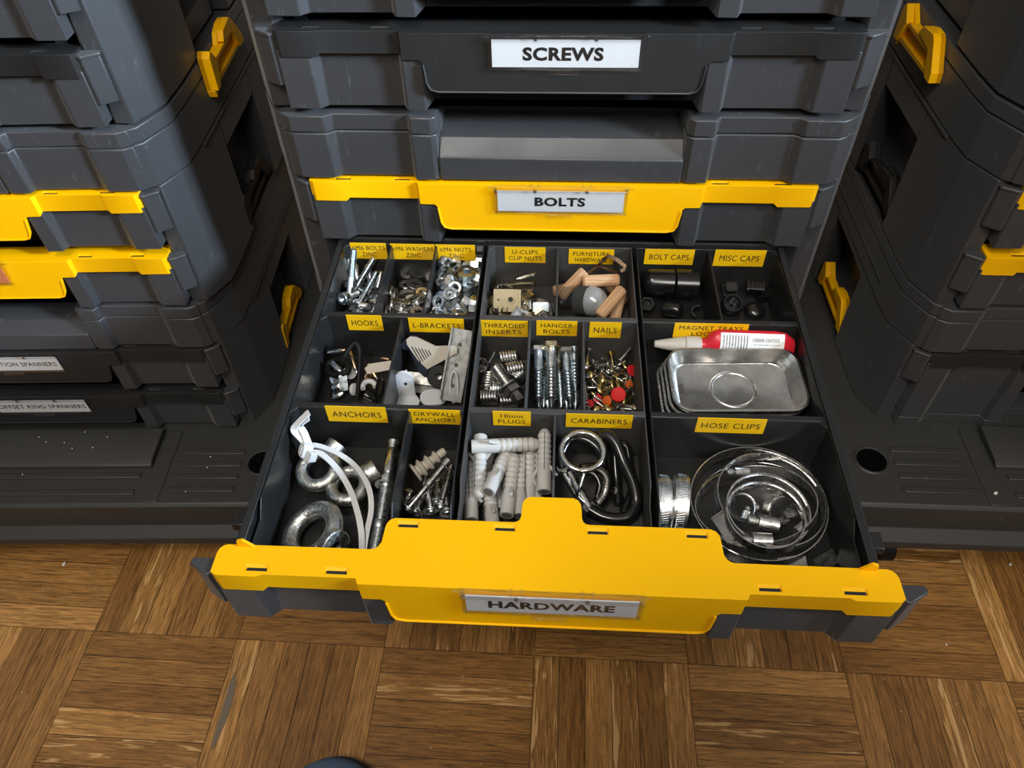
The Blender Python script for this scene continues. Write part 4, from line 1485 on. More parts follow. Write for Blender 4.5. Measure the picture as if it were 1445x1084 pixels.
HB = [((760.5, 500), -0.082, (760, 575), -0.0975, 1, 'zinc', 'hexagon head bolt standing at the left end of the hanger bolts'),
      ((777.5, 494), -0.078, (778, 575), -0.0945, 1, 'gold', 'hanger bolt with a yellowish head, highest of the row'),
      ((799, 502), -0.082, (805, 575), -0.0975, 1, 'dark', 'hexagon head bolt with a dark top, right of the yellowish one'),
      ((810, 490), -0.079, (812, 552), -0.094, 0, 'zinc', 'headless hanger bolt with its point up at the right wall'),
      ((767, 515), -0.0965, (767, 575), -0.1035, 0, 'zinc', 'headless bolt between the left bolt and the yellowish bolt'),
      ((788, 508), -0.0955, (792, 575), -0.1035, 0, 'zinc', 'headless bolt between the yellowish and the dark headed bolt'),
      ((772, 530), -0.1045, (773, 578), -0.1050, 0, 'blued', 'headless bolt low beneath the yellowish headed bolt'),
      ((799, 530), -0.1045, (800, 578), -0.1050, 0, 'blued', 'headless bolt low beneath the dark headed bolt'),
      ((760, 540), -0.1045, (762, 578), -0.1050, 0, 'blued', 'headless bolt low beneath the left end bolt'),
      ((812, 540), -0.1035, (812, 578), -0.1050, 0, 'blued', 'headless bolt low beneath the pointed bolt at the right wall')]
for a, az, b, bz, hd, hm, lab in HB:
    a, b = at(*a, az), at(*b, bz)
    inst('hanger_bolt', lag_parts((b - a).length, 0.0041 if hd else 0.0033, M['blued'] if hm != 'gold' else M['zinc'], M[{'zinc': 'zinc', 'gold': 'gold', 'dark': 'dull', 'blued': 'blued'}[hm]], bool(hd)),
         along(a, b), lab, 'bolt', 'bolts standing in the hanger bolts bin')
# ------------------------------------------------------------------ magnet trays and glue bottle
def dish_mesh(w, h, d, mat):
    m = MB()
    n = 6

    def ring(k, z, e=0.0):
        return [Vector((x, y, z)) for x, y in rrect(w * k + e, h * k + e, 0.013 * k + e / 2, n)]
    rows = [ring(1, 0, 0.0040), ring(1, 0.0006, 0.0034), ring(1, 0.0008, 0.0), ring(0.985, -0.0010), ring(0.90, -d * 0.82), ring(0.88, -d * 0.95), ring(0.855, -d)]
    R_ = [[m.bm.verts.new(p) for p in r] for r in rows]
    # underside
    rows2 = [ring(1, -0.0010, 0.0036), ring(0.99, -0.0014), ring(0.91, -d * 0.85), ring(0.875, -d - 0.0008)]
    U = [[m.bm.verts.new(p) for p in r] for r in rows2]
    for A in (R_, U):
        for a, b in zip(A, A[1:]):
            for i in range(len(a)):
                m.face([a[i], a[(i + 1) % len(a)], b[(i + 1) % len(a)], b[i]])
    for i in range(len(R_[0])):
        m.face([R_[0][i], R_[0][(i + 1) % len(R_[0])], U[0][(i + 1) % len(R_[0])], U[0][i]])
    m.face(U[-1])
    # floor with the round pressed ridge
    m.face(R_[-1])
    m.ringlathe([(0.0150, -d), (0.0158, -d + 0.0009), (0.0168, -d + 0.0009), (0.0176, -d)], 48)
    return m.mesh('dish', mat, 50)


DG = 'steel magnet dishes in one stack'
c1 = (at(935, 491, -0.076) + at(1125, 489, -0.076)) / 2
p00, p10, p11, p01 = at(935, 491, -0.074), at(1125, 489, -0.074), at(1149, 583, -0.078), at(951, 583, -0.078)
cen = (p00 + p10 + p11 + p01) / 4
ux = ((p10 - p00) + (p11 - p01)) / 2
uy = ((p00 - p01) + (p10 - p11)) / 2
nz = ux.cross(uy).normalized()
ds = dish_mesh(ux.length - 0.0055, uy.length - 0.0055, 0.0125, M['dish'])
rot = frame(nz, x=ux)
inst('magnet_dish', ds, Matrix.Translation(cen) @ rot, 'shiny rectangular steel dish with a ringed floor, topmost of the stack', 'dish', DG)
for k, lab in ((1, 'steel dish under the topmost dish, its rim showing at the left'), (2, 'steel dish third down in the stack, its rim showing at the left'), (3, 'lowest steel dish of the stack, resting on the drawer floor')):
    inst('magnet_dish', ds, Matrix.Translation(cen - Vector((0.0021, 0.0006, 0.0045)) * k) @ rot, lab, 'dish', DG)

m = MB()
a, b = at(988, 488, -0.0785), at(1117, 483, -0.0800)
a.y = b.y = -0.0978
a.z, b.z = -0.0785, -0.0795
L_ = (b - a).length
R0 = frame(b - a, x=(0, -0.965, 0.26))
secs = [(0.0, 0.0055, 0.0055), (0.004, 0.0060, 0.0060), (0.0065, 0.0072, 0.0110), (0.012, 0.0076, 0.0142), (L_ - 0.016, 0.0076, 0.0142), (L_ - 0.008, 0.0070, 0.0128), (L_ - 0.001, 0.0050, 0.0080), (L_, 0.003, 0.005)]
m.loft([[Vector((sx * math.cos(t), sy * math.sin(t), z)) for t in [2 * PI * i / 24 for i in range(24)]] for z, sx, sy in secs])
body = m.mesh('bottle', M['red'], 50)
m = MB()
m.lathe([(0.0020, -0.0355), (0.0028, -0.0350), (0.0062, -0.0160), (0.0064, -0.0120), (0.0070, -0.0115), (0.0070, -0.0010), (0.0060, 0.0005)], 20)
noz = m.mesh('nozzle_cap', M['cream'], 35)
m = MB()
# wrapped label: follows the front of the bottle
n = 14
R1, R2 = [], []
for i in range(n + 1):
    t = -1.22 + 1.9 * i / n
    p = (0.0078 * math.cos(t), 0.0144 * math.sin(t))
    R1.append(m.bm.verts.new((p[0], p[1], 0.0135)))
    R2.append(m.bm.verts.new((p[0], p[1], L_ - 0.0100)))
for i in range(n):
    m.face([R1[i], R1[i + 1], R2[i + 1], R2[i]])
m.mi = 1
rr = random.Random(5)


def on_label(t, z):
    return Vector((0.00792 * math.cos(t), 0.01455 * math.sin(t), z))


z = L_ - 0.033
while z < L_ - 0.013:        # bar code
    w = rr.choice((0.0004, 0.0004, 0.0008, 0.0011))
    q = [on_label(-0.45, z), on_label(0.3, z), on_label(0.3, z + w), on_label(-0.45, z + w)]
    m.face([m.bm.verts.new(p) for p in q])
    z += w + rr.choice((0.0005, 0.0008))
for k in range(9):           # columns of small print
    z = 0.0155 + k * 0.0022
    t = -1.0
    while t < 0.5:
        dt = rr.uniform(0.03, 0.12)
        q = [on_label(t, z), on_label(t + dt, z), on_label(t + dt, z + 0.0008), on_label(t, z + 0.0008)]
        m.face([m.bm.verts.new(p) for p in q])
        t += dt + 0.035
lb = m.mesh('label', [M['paper'], M['ink']], 30, recalc=False)
m = MB()
tv = m.bm.verts
m.text('5352432 000053', (0.00615, -0.0095, L_ - 0.024), 0.0200, 0.0026, ux=(0, 0, -1), uy=(0.36, 0.93, 0))
dg = m.mesh('printed_number', M['ink'], 0)
inst('glue_bottle', [('bottle', body), ('nozzle_cap', noz), ('label', lb, [('printed_number', dg)])], Matrix.Translation(a) @ R0,
     'red glue bottle with white barcode label and pale nozzle, lying behind the dishes', 'bottle')

# ------------------------------------------------------------------ anchors
def eye_nut(R_, r, lab, cpx, cz, kpx, kz, up, thick, group='cast eye nuts in the anchors bin', clen=0.010):
    m = MB()
    m.ringlathe([(R_ + r * math.cos(t), r * math.sin(t)) for t in [2 * PI * i / 14 for i in range(14)]], 40, Matrix.Rotation(PI / 2, 4, 'X'))
    ring = m.mesh('eye', M['cast'], 60)
    m = MB()
    m.ringlathe([(0.0034, -R_ - 0.001), (thick * 0.98, -R_ - r * 0.4), (thick, -R_ - r * 0.6), (thick * 1.02, -R_ - r * 0.6 - clen), (thick * 0.95, -R_ - r * 0.6 - clen - 0.0006), (0.0036, -R_ - r * 0.6 - clen - 0.0006)], 28)
    m.mi = 1
    m.lathe([(0.0035, -R_ - 0.0012 - clen), (0.0035, -R_ - r * 0.6 - clen + 0.0012)], 18)
    col = m.mesh('collar', [M['cast'], M['dark']], 35)
    c, k = at(*cpx, cz), at(*kpx, kz)
    mw = Matrix.Translation(c) @ frame(c - k, y=up)
    inst('eye_nut', [('eye', ring), ('collar', col)], mw, lab, 'eye nut', group)


eye_nut(0.0124, 0.0046, 'cast zinc eye nut under the white cable tie, furthest back', (450, 662), -0.0965, (472, 634), -0.0920, (-0.15, -0.35, 0.95), 0.0078, clen=0.0065)
eye_nut(0.0120, 0.0045, 'cast zinc eye nut in the middle, its collar at the right', (492, 685), -0.1000, (522, 668), -0.0980, (-0.25, -0.15, 0.95), 0.0080, clen=0.0070)
eye_nut(0.0172, 0.0059, 'largest cast zinc eye nut, at the front left beside the yellow front', (441, 752), -0.0955, (465, 766), -0.0900, (-0.30, -0.10, 0.95), 0.0105, clen=0.0050)


def ribbon(m, pts, w, t, n=6, upv=(0, 0, 1)):
    sp = spline(pts, n)
    R_ = []
    for i, p in enumerate(sp):
        d = (sp[min(i + 1, len(sp) - 1)] - sp[max(i - 1, 0)]).normalized()
        s_ = d.cross(Vector(upv)).normalized()
        u_ = s_.cross(d).normalized()
        R_.append([p - s_ * w / 2 - u_ * t / 2, p + s_ * w / 2 - u_ * t / 2, p + s_ * w / 2 + u_ * t / 2, p - s_ * w / 2 + u_ * t / 2])
    m.loft(R_)


m = MB()
ribbon(m, [at(434, 640, -0.082), at(452, 640, -0.082), at(476, 662, -0.085), at(494, 692, -0.088), at(505, 725, -0.092), at(510, 752, -0.097), at(511, 776, -0.103)], 0.0040, 0.0011)
ribbon(m, [at(440, 628, -0.080), at(455, 631, -0.081), at(482, 643, -0.083), at(504, 661, -0.086), at(520, 688, -0.089), at(524, 718, -0.094), at(518, 750, -0.099), at(514, 776, -0.104)], 0.0036, 0.0011)
st = m.mesh('strap', M['white'], 30)
m = MB()
ribbon(m, [at(437, 632, -0.081), at(424, 618, -0.075), at(415, 607, -0.070), at(420, 598, -0.067), at(436, 582, -0.061)], 0.0048, 0.0012)
ribbon(m, [at(437, 630, -0.079), at(430, 612, -0.073), at(424, 600, -0.069), at(436, 590, -0.064)], 0.0046, 0.0011)
tl_ = m.mesh('tail', M['white'], 30)
m = MB()
c = at(432, 635, -0.0815)
v = m.prism(rrect(0.0105, 0.0078, 0.0016, 3), -0.0035, 0.0035)
v += m.prism(rrect(0.0060, 0.0042, 0.0008, 3), 0.0030, 0.0046)
m.xf(v, Matrix.Translation(c) @ frame((-0.75, -0.35, 0.5), x=(0.5, 0.6, 0.5)))
v = m.prism(rrect(0.0075, 0.0060, 0.001, 3), -0.0030, 0.0030)
m.xf(v, Matrix.Translation(at(439, 644, -0.083)) @ frame((-0.55, -0.55, 0.6), x=(0.5, 0.6, 0.5)))
hd_ = m.mesh('locking_head', M['white'], 35)
inst('cable_tie', [('strap', st), ('tail', tl_), ('locking_head', hd_)], Matrix(), 'white plastic cable tie looped over the eye nuts', 'cable tie')

pa, pb = at(529, 781, -0.1045), at(556, 622, -0.0925)
L_ = (pb - pa).length
m = MB()
m.lathe(thread(0.0040, 0.0048, 0.0, L_ * 0.20, 0.0012) + [(0.0045, L_ * 0.205), (0.0045, L_ * 0.27)] + thread(0.0040, 0.0048, L_ * 0.275, L_ * 0.56, 0.0012) + [(0.0045, L_ * 0.57), (0.0045, L_ * 0.66), (0.0034, L_ * 0.67), (0.0034, L_ - 0.006), (0.0046, L_ - 0.001), (0.0038, L_)], 14)
sh = m.mesh('stud', M['zinc'], 50)
m = MB()
m.ringlathe([(0.0035, L_ * 0.69), (0.0047, L_ * 0.69), (0.0048, L_ * 0.90), (0.0036, L_ * 0.92)], 18)
sl = m.mesh('expansion_sleeve', M['bright'], 40)
m = MB()
m.ringlathe([(0.0034, L_ * 0.575), (0.0082, L_ * 0.575), (0.0082, L_ * 0.575 + 0.0012), (0.0034, L_ * 0.575 + 0.0012)], 22)
ws = m.mesh('washer', M['bright'], 30)
inst('wedge_anchor', [('stud', sh), ('expansion_sleeve', sl), ('washer', ws)], along(pa, pb), 'long threaded wedge anchor bolt lying along the right wall of the anchors bin', 'anchor bolt')

# ------------------------------------------------------------------ drywall anchors
m = MB()
pr = [(0.0070, 0.0), (0.0074, 0.0008), (0.0068, 0.0018), (0.0042, 0.0026)]
for k, R_ in enumerate((0.0068, 0.0058, 0.0046)):
    z = 0.0060 + 0.0062 * k
    pr += [(R_ * 0.62, z - 0.0022), (R_, z), (R_ * 0.98, z + 0.0009), (R_ * 0.58, z + 0.0020)]
pr += [(0.0028, 0.0215), (0.0030, 0.0245), (0.0024, 0.0262)]
m.lathe(pr, 24)
pa, pb = at(585, 668, -0.0900), at(621, 641, -0.0850)
inst('spiral_anchor', m.mesh('anchor', M['cream'], 40), along(pa, pb), 'pale plastic spiral drywall anchor on top of the metal ones', 'anchor', None)
DGR = 'metal hollow wall anchors'


def wall_anchor(L_):
    m = MB()
    m.lathe([(0.0023, 0.0), (0.0025, 0.001), (0.0025, L_ * 0.45), (0.0029, L_ * 0.46), (0.0029, L_ * 0.56), (0.0022, L_ * 0.57), (0.0022, L_ * 0.86), (0.0030, L_ * 0.87), (0.0030, L_ - 0.0005), (0.0016, L_)], 14)
    s_ = m.mesh('sleeve', M['bright'], 40)
    m = MB()
    m.lathe([(0.0058, -0.0006), (0.0060, 0.0), (0.0058, 0.0006)], 22)
    m.lathe([(0.0018, -0.0024), (0.0034, -0.0018), (0.0038, -0.0006)], 18)
    h_ = m.mesh('flange', M['zinc'], 40)
    return [('sleeve', s_), ('flange', h_)]


DW = [((576, 718), -0.0965, (634, 649), -0.0870, 'metal wall anchor lying diagonally on top, flange at the front'),
      ((572, 713), -0.1000, (577, 690), -0.0900, 'metal wall anchor standing at the left of the drywall bin'),
      ((609, 721), -0.1000, (603, 690), -0.0960, 'metal wall anchor at the front, its flange facing up'),
      ((622, 716), -0.1040, (637, 657), -0.1000, 'long metal wall anchor lying along the right wall of the drywall bin'),
      ((616, 710), -0.1045, (617, 676), -0.1045, 'metal wall anchor standing between the diagonal one and the right wall'),
      ((596, 700), -0.1045, (600, 668), -0.1000, 'metal wall anchor below the spiral anchor'),
      ((586, 722), -0.1050, (596, 702), -0.1045, 'metal wall anchor low at the front beneath the diagonal one'),
      ((632, 724), -0.1050, (628, 690), -0.1045, 'metal wall anchor in the front right corner of the drywall bin')]
for a, az, b, bz, lab in DW:
    a, b = at(*a, az), at(*b, bz)
    inst('wall_anchor', wall_anchor((b - a).length), along(a, b), lab, 'anchor', DGR)

# ------------------------------------------------------------------ grey wall plugs
def plug_parts(L_=0.048, r=0.0049):
    m = MB()
    pr = [(r * 0.70, 0.0008), (r * 0.70, 0.0), (r * 0.98, 0.0), (r, 0.0006), (r, L_ * 0.36), (r * 0.88, L_ * 0.40)]
    for k in range(6):
        z = L_ * (0.42 + 0.085 * k)
        pr += [(r * 0.86, z), (r * 1.0, z + L_ * 0.018), (r * 1.0, z + L_ * 0.050), (r * 0.86, z + L_ * 0.066)]
    pr += [(r * 0.85, L_ * 0.94), (r * 0.55, L_ * 0.985), (r * 0.2, L_)]
    m.lathe(pr, 20)
    m.mi = 1
    m.lathe([(r * 0.72, -0.0001), (r * 0.72, 0.0006)], 16)
    for a in (0.35, 0.35 + PI):
        v = m.box(r * 0.80, r * 1.025, -0.00035, 0.00035, L_ * 0.30, L_ * 0.90)
        m.xf(v, Matrix.Rotation(a, 4, 'Z'))
    b_ = m.mesh('plug', [M['grey'], plastic('plug_shade', (0.16, 0.155, 0.15), 0.6)], 40)
    fins = []
    for a in (1.5, 1.5 + PI):
        m = MB()
        v = m.prism([(r * 0.9, 0.0), (r * 1.0, -0.0002), (r * 2.0, -0.0075), (r * 1.75, -0.0085), (r * 0.92, -0.0030)], -0.0010, 0.0010, 'y')
        m.xf(v, Matrix.Rotation(a, 4, 'Z') @ Matrix.Translation((0, 0, L_ * 0.40)))
        fins.append(('locking_fin', m.mesh('locking_fin', M['grey'], 30)))
    return [('plug', b_)] + fins


PLG = plug_parts()
PG = 'grey nylon wall plugs'
PLUGS = [((675, 630), -0.0785, (752, 627), -0.0815, 0.4, 'grey plug lying crosswise on top, open end at the left'),
         ((678, 619), -0.0840, (676, 700), -0.0900, 1.9, 'grey plug lying under the open end of the crosswise plug'),
         ((768, 694), -0.0900, (768.5, 606), -0.0810, 1.2, 'grey plug along the right wall, standing highest at the back'),
         ((696, 680), -0.0850, (716, 639), -0.0880, 0.5, 'grey plug with its round open mouth facing the viewer'),
         ((715, 727), -0.0930, (726, 641), -0.0880, 0.3, 'grey plug leaning in the middle, right of the open mouthed plug'),
         ((665, 726), -0.0970, (664, 658), -0.0950, 1.0, 'grey plug at the left wall, front end cut by the yellow front'),
         ((694, 728), -0.0965, (690, 690), -0.0960, 0.2, 'grey plug at the front below the open mouthed plug'),
         ((733, 727), -0.0980, (735, 643), -0.0930, 2.0, 'grey plug directly right of the leaning middle plug'),
         ((747, 702), -0.1000, (746, 629), -0.0890, 0.7, 'grey plug with a long slit, third from the right wall'),
         ((756, 700), -0.1020, (755, 630), -0.0930, 2.4, 'slim grey plug squeezed beside the tall one at the right wall'),
         ((672, 700), -0.1035, (690, 640), -0.1035, 0.9, 'grey plug lowest at the left, beneath the others'),
         ((705, 712), -0.1035, (708, 650), -0.1035, 1.4, 'grey plug low in the middle, beneath the leaning plug')]
for a, az, b, bz, roll, lab in PLUGS:
    a, b = at(*a, az), at(*b, bz)
    d = (b - a).normalized()
    inst('wall_plug', PLG, along((a + b) / 2 - d * 0.024, b, roll), lab, 'wall plug', PG)

# ------------------------------------------------------------------ carabiners
m = MB()
c = at(822, 637, -0.0705)
m.ringlathe([(0.0142 + 0.0019 * math.cos(t), 0.0019 * math.sin(t)) for t in [2 * PI * i / 12 for i in range(12)]], 56, Matrix.Translation(c) @ frame((0.04, -0.20, 0.97)))
inst('chrome_ring', m.mesh('ring', M['chrome'], 60), Matrix(), 'large polished chrome ring lying on the carabiners', 'ring')
KG = 'black carabiners'


def carabiner(path, r, gate, lab, gmat='gloss'):
    m = MB()
    m.tube(spline([at(*p) for p in path], 6), r, 12)
    b_ = m.mesh('frame', M['gloss'], 60)
    m = MB()
    m.tube([at(*p) for p in gate], r * 0.72, 10)
    m.lathe([(r * 1.05, -r * 0.5), (r * 1.1, 0), (r * 1.05, r * 0.5)], 12, Matrix.Translation(at(*gate[0])))
    g_ = m.mesh('gate', M[gmat], 50)
    inst('carabiner', [('frame', b_), ('gate', g_)], Matrix(), lab, 'carabiner', KG)


carabiner([(832, 719, -0.1000), (850, 729, -0.1010), (872, 733, -0.1010), (889, 727, -0.0995), (898, 708, -0.0970), (892, 680, -0.0900), (881, 655, -0.0830), (870, 628, -0.0770), (858, 615, -0.0750), (848, 617, -0.0770)], 0.0043,
          [(832, 718, -0.1000), (803, 668, -0.0950)], 'largest black carabiner, its bend at the front right of the bin', 'bright')
carabiner([(880, 722, -0.1035), (893, 690, -0.1010), (887, 655, -0.0930), (884, 632, -0.0860), (876, 628, -0.0850), (868, 640, -0.0900), (870, 680, -0.1000), (872, 712, -0.1035)], 0.0034,
          [(884, 722, -0.1050), (874, 700, -0.1045)], 'black carabiner standing against the right wall of the bin', 'gloss')
carabiner([(793, 660, -0.0900), (792, 640, -0.0840), (806, 620, -0.0800), (830, 622, -0.0790), (848, 640, -0.0830), (852, 668, -0.0930), (846, 700, -0.1020)], 0.0036,
          [(793, 662, -0.0900), (812, 697, -0.1030)], 'black carabiner beneath the chrome ring', 'bright')
m = MB()
pts = spline([at(822, 664, -0.0850), at(842, 662, -0.0860), at(855, 674, -0.0900), at(854, 695, -0.0960), at(843, 712, -0.1000)], 5)
for i, p in enumerate(pts[:-1]):
    d = pts[i + 1] - p
    m.ringlathe([(0.0030, -0.0011), (0.0046, -0.0009), (0.0046, 0.0009), (0.0030, 0.0011)], 12, Matrix.Translation(p) @ frame(d))
ch = m.mesh('toothed_arc', M['dark'], 40)
m = MB()
m.tube(spline([at(824, 668, -0.0835), at(818, 690, -0.0900), at(816, 700, -0.0960), at(834, 716, -0.0985)], 5), 0.0012, 8)
m.tube(spline([at(824, 667, -0.083), at(838, 669, -0.0845), at(846, 684, -0.089), at(842, 702, -0.0955)], 5), 0.0007, 8)
wr = m.mesh('wire_arm', M['bright'], 60)
inst('toothed_clasp', [('toothed_arc', ch), ('wire_arm', wr)], Matrix(), 'dark toothed clasp curving below the chrome ring', 'clasp')
m = MB()
m.lathe([(0.0012, 0), (0.0026, 0.002), (0.0028, 0.010), (0.0012, 0.016)], 14)
inst('swivel_pin', m.mesh('pin', M['dull'], 50), along(at(871, 712, -0.1040), at(868, 672, -0.0980)), 'pointed steel pin inside the largest carabiner', 'pin')

# ------------------------------------------------------------------ hose clips
def band(m, c, R_, w, n, t=0.0007, seg=64, a0=0.0, a1=2 * PI, squash=1.0, slots=None):
    F_ = Matrix.Translation(c) @ n
    A = []
    for i in range(seg + 1):
        a = a0 + (a1 - a0) * i / seg
        x, y = math.cos(a), math.sin(a) * squash
        A.append([F_ @ Vector(((R_) * x, (R_) * y, -w / 2)), F_ @ Vector(((R_ + t) * x, (R_ + t) * y, -w / 2)), F_ @ Vector(((R_ + t) * x, (R_ + t) * y, w / 2)), F_ @ Vector((R_ * x, R_ * y, w / 2))])
    full = abs(a1 - a0 - 2 * PI) < 1e-6
    if full:
        V = [[m.bm.verts.new(p) for p in r] for r in A[:-1]]
        for i in range(seg):
            p, q = V[i], V[(i + 1) % seg]
            for k in range(4):
                m.face([p[k], p[(k + 1) % 4], q[(k + 1) % 4], q[k]])
    else:
        m.loft(A)
    if slots:
        s0, s1, cnt, side = slots
        for i in range(cnt):
            a = s0 + (s1 - s0) * i / (cnt - 1)
            rr_ = R_ - 0.00055 if side < 0 else R_ + t - 0.0003
            v = m.box(rr_, rr_ + 0.0008, -0.00055, 0.00055, -w * 0.30, w * 0.30)
            sk = Matrix.Rotation(a, 4, 'Z') @ Matrix.Rotation(0.25, 4, 'X')
            m.xf(v, F_ @ sk)


def screw_housing(c, ax, up, L_, r, knurl=False):
    """worm screw in its housing; returns the parts"""
    Fm = Matrix.Translation(c) @ frame(ax, x=up)
    m = MB()
    m.lathe([(r * 0.75, -L_ * 0.18), (r, -L_ * 0.16), (r * (1.03 if knurl else 1.0), 0.0), (r, L_ * 0.36), (r * 0.85, L_ * 0.38)], 16, Fm)
    h_ = m.mesh('screw_housing', M['bright'], 40)
    m = MB()
    m.lathe([(r * 0.55, L_ * 0.34), (r * 0.55, L_ * 0.44), (r * 0.78, L_ * 0.46), (r * 0.80, L_ * 0.62), (r * 0.70, L_ * 0.65)], 12, Fm)
    v = m.box(-r * 0.7, r * 0.7, -r * 0.10, r * 0.10, L_ * 0.64, L_ * 0.66)
    m.xf(v, Fm)
    s_ = m.mesh('worm_screw', M['dull'], 30)
    return [('screw_housing', h_), ('worm_screw', s_)]


HCG = 'hose clips in the hose clips bin'


def hose_clip(cpx, cz, R_, w, normal, lab, sc=None, slots=None, squash=1.0, xax=(1, 0, 0), mat='bright'):
    m = MB()
    c = at(*cpx, cz)
    c.y = max(c.y, -0.2895 + R_) if abs(Vector(normal).z) > 0.8 else c.y
    c.y = min(c.y, -0.1850 - R_ * squash) if abs(Vector(normal).z) > 0.8 else c.y
    band(m, c, R_, w, frame(normal, x=xax), squash=squash, slots=slots)
    parts = [('band', m.mesh('band', M[mat], 40))]
    if sc:
        px, z, ax, L_, r, kn = sc
        parts += screw_housing(at(*px, z), ax, normal, L_, r, kn)
    inst('hose_clip', parts, Matrix(), lab, 'hose clip', HCG)


hose_clip((934, 712), -0.0890, 0.0185, 0.0085, (1, -0.03, 0.0), 'slotted hose clip standing on edge nearest the carabiner wall', ((930, 742), -0.1010, (0, 0.2, 1), 0.012, 0.003, 0), (0, 2 * PI, 74, 1), 1.0, (0, 1, 0), 'zinc')
hose_clip((958, 712), -0.0890, 0.0190, 0.0090, (1, -0.10, 0.0), 'slotted hose clip standing on edge, second from the carabiner wall', ((956, 742), -0.1010, (0, 0.2, 1), 0.012, 0.003, 0), (0, 2 * PI, 76, 1), 1.0, (0, 1, 0), 'zinc')
hose_clip((1067, 706), -0.0992, 0.0442, 0.0105, (-0.05, -0.02, 1), 'widest hose clip, lying flat round all the others', ((1050, 666), -0.0960, (-0.98, -0.1, 0.05), 0.0190, 0.0036, 0), (0.6, 1.5, 30, -1))
hose_clip((1086, 707), -0.0905, 0.0350, 0.0085, (0.06, -0.05, 1), 'second widest hose clip, lying on the widest one', ((1128, 748), -0.0950, (0.75, 0.6, 0.1), 0.0180, 0.0038, 0), (0.4, 1.4, 30, -1))
hose_clip((1066, 715), -0.0930, 0.0385, 0.0080, (-0.22, 0.14, 0.96), 'hose clip lying tilted, its left side sunk towards the floor', None, (0.3, 2.6, 70, -1), 0.86)
hose_clip((1082, 722), -0.0860, 0.0262, 0.0080, (0.03, -0.08, 1), 'medium hose clip with its slots showing, inside the second widest', ((1090, 740), -0.0880, (-0.95, 0.2, 0.0), 0.0240, 0.0050, 0), (0.2, 2.9, 54, -1), 1.0)
hose_clip((1079, 729), -0.0800, 0.0240, 0.0070, (-0.02, -0.03, 1), 'smaller hose clip on top with a knurled screw at the front', ((1080, 763), -0.0860, (-0.99, 0.02, 0.0), 0.0230, 0.0048, 1), (0.2, 2.9, 50, -1), 1.0)
hose_clip((1099, 718), -0.0950, 0.0095, 0.0080, (0.35, -0.75, 0.55), 'smallest hose clip, tilted up in the centre of the rings', ((1110, 727), -0.0920, (0.8, 0.3, -0.3), 0.0120, 0.0030, 0), (0.0, 3.1, 22, 1))
hose_clip((1050, 716), -0.0970, 0.0085, 0.0070, (-0.6, -0.5, 0.6), 'small hose clip leaning left of the smallest one', ((1052, 730), -0.0960, (0.3, 0.8, 0.3), 0.0110, 0.0028, 0), (0.0, 3.1, 20, 1))
for px, z, nrm, xa, lab in (((1024, 743), -0.0880, (-0.5, -0.3, 0.8), (0.35, -1, 0.1), 'flat steel tab sticking up at the left of the rings'), ((1163, 793), -0.1020, (0.3, -0.4, 0.85), (1, 0.6, 0), 'flat steel tab lying in the front right corner'),
                            ((1116, 796), -0.1030, (0.0, -0.5, 0.85), (1, 0.2, 0), 'small bright steel tab at the yellow front')):
    m = MB()
    m.box(-0.0100, 0.0100, -0.0048, 0.0048, -0.0006, 0.0006)
    m.prism([(-0.0100, 0.0), (-0.0092, 0.0), (-0.0080, 0.0028), (-0.0088, 0.0028)], -0.0048, 0.0048, 'y')
    inst('clip_tab', m.mesh('tab', M['dull'], 30), Matrix.Translation(at(*px, z)) @ frame(nrm, x=xa), lab, 'steel tab', 'loose steel tabs')
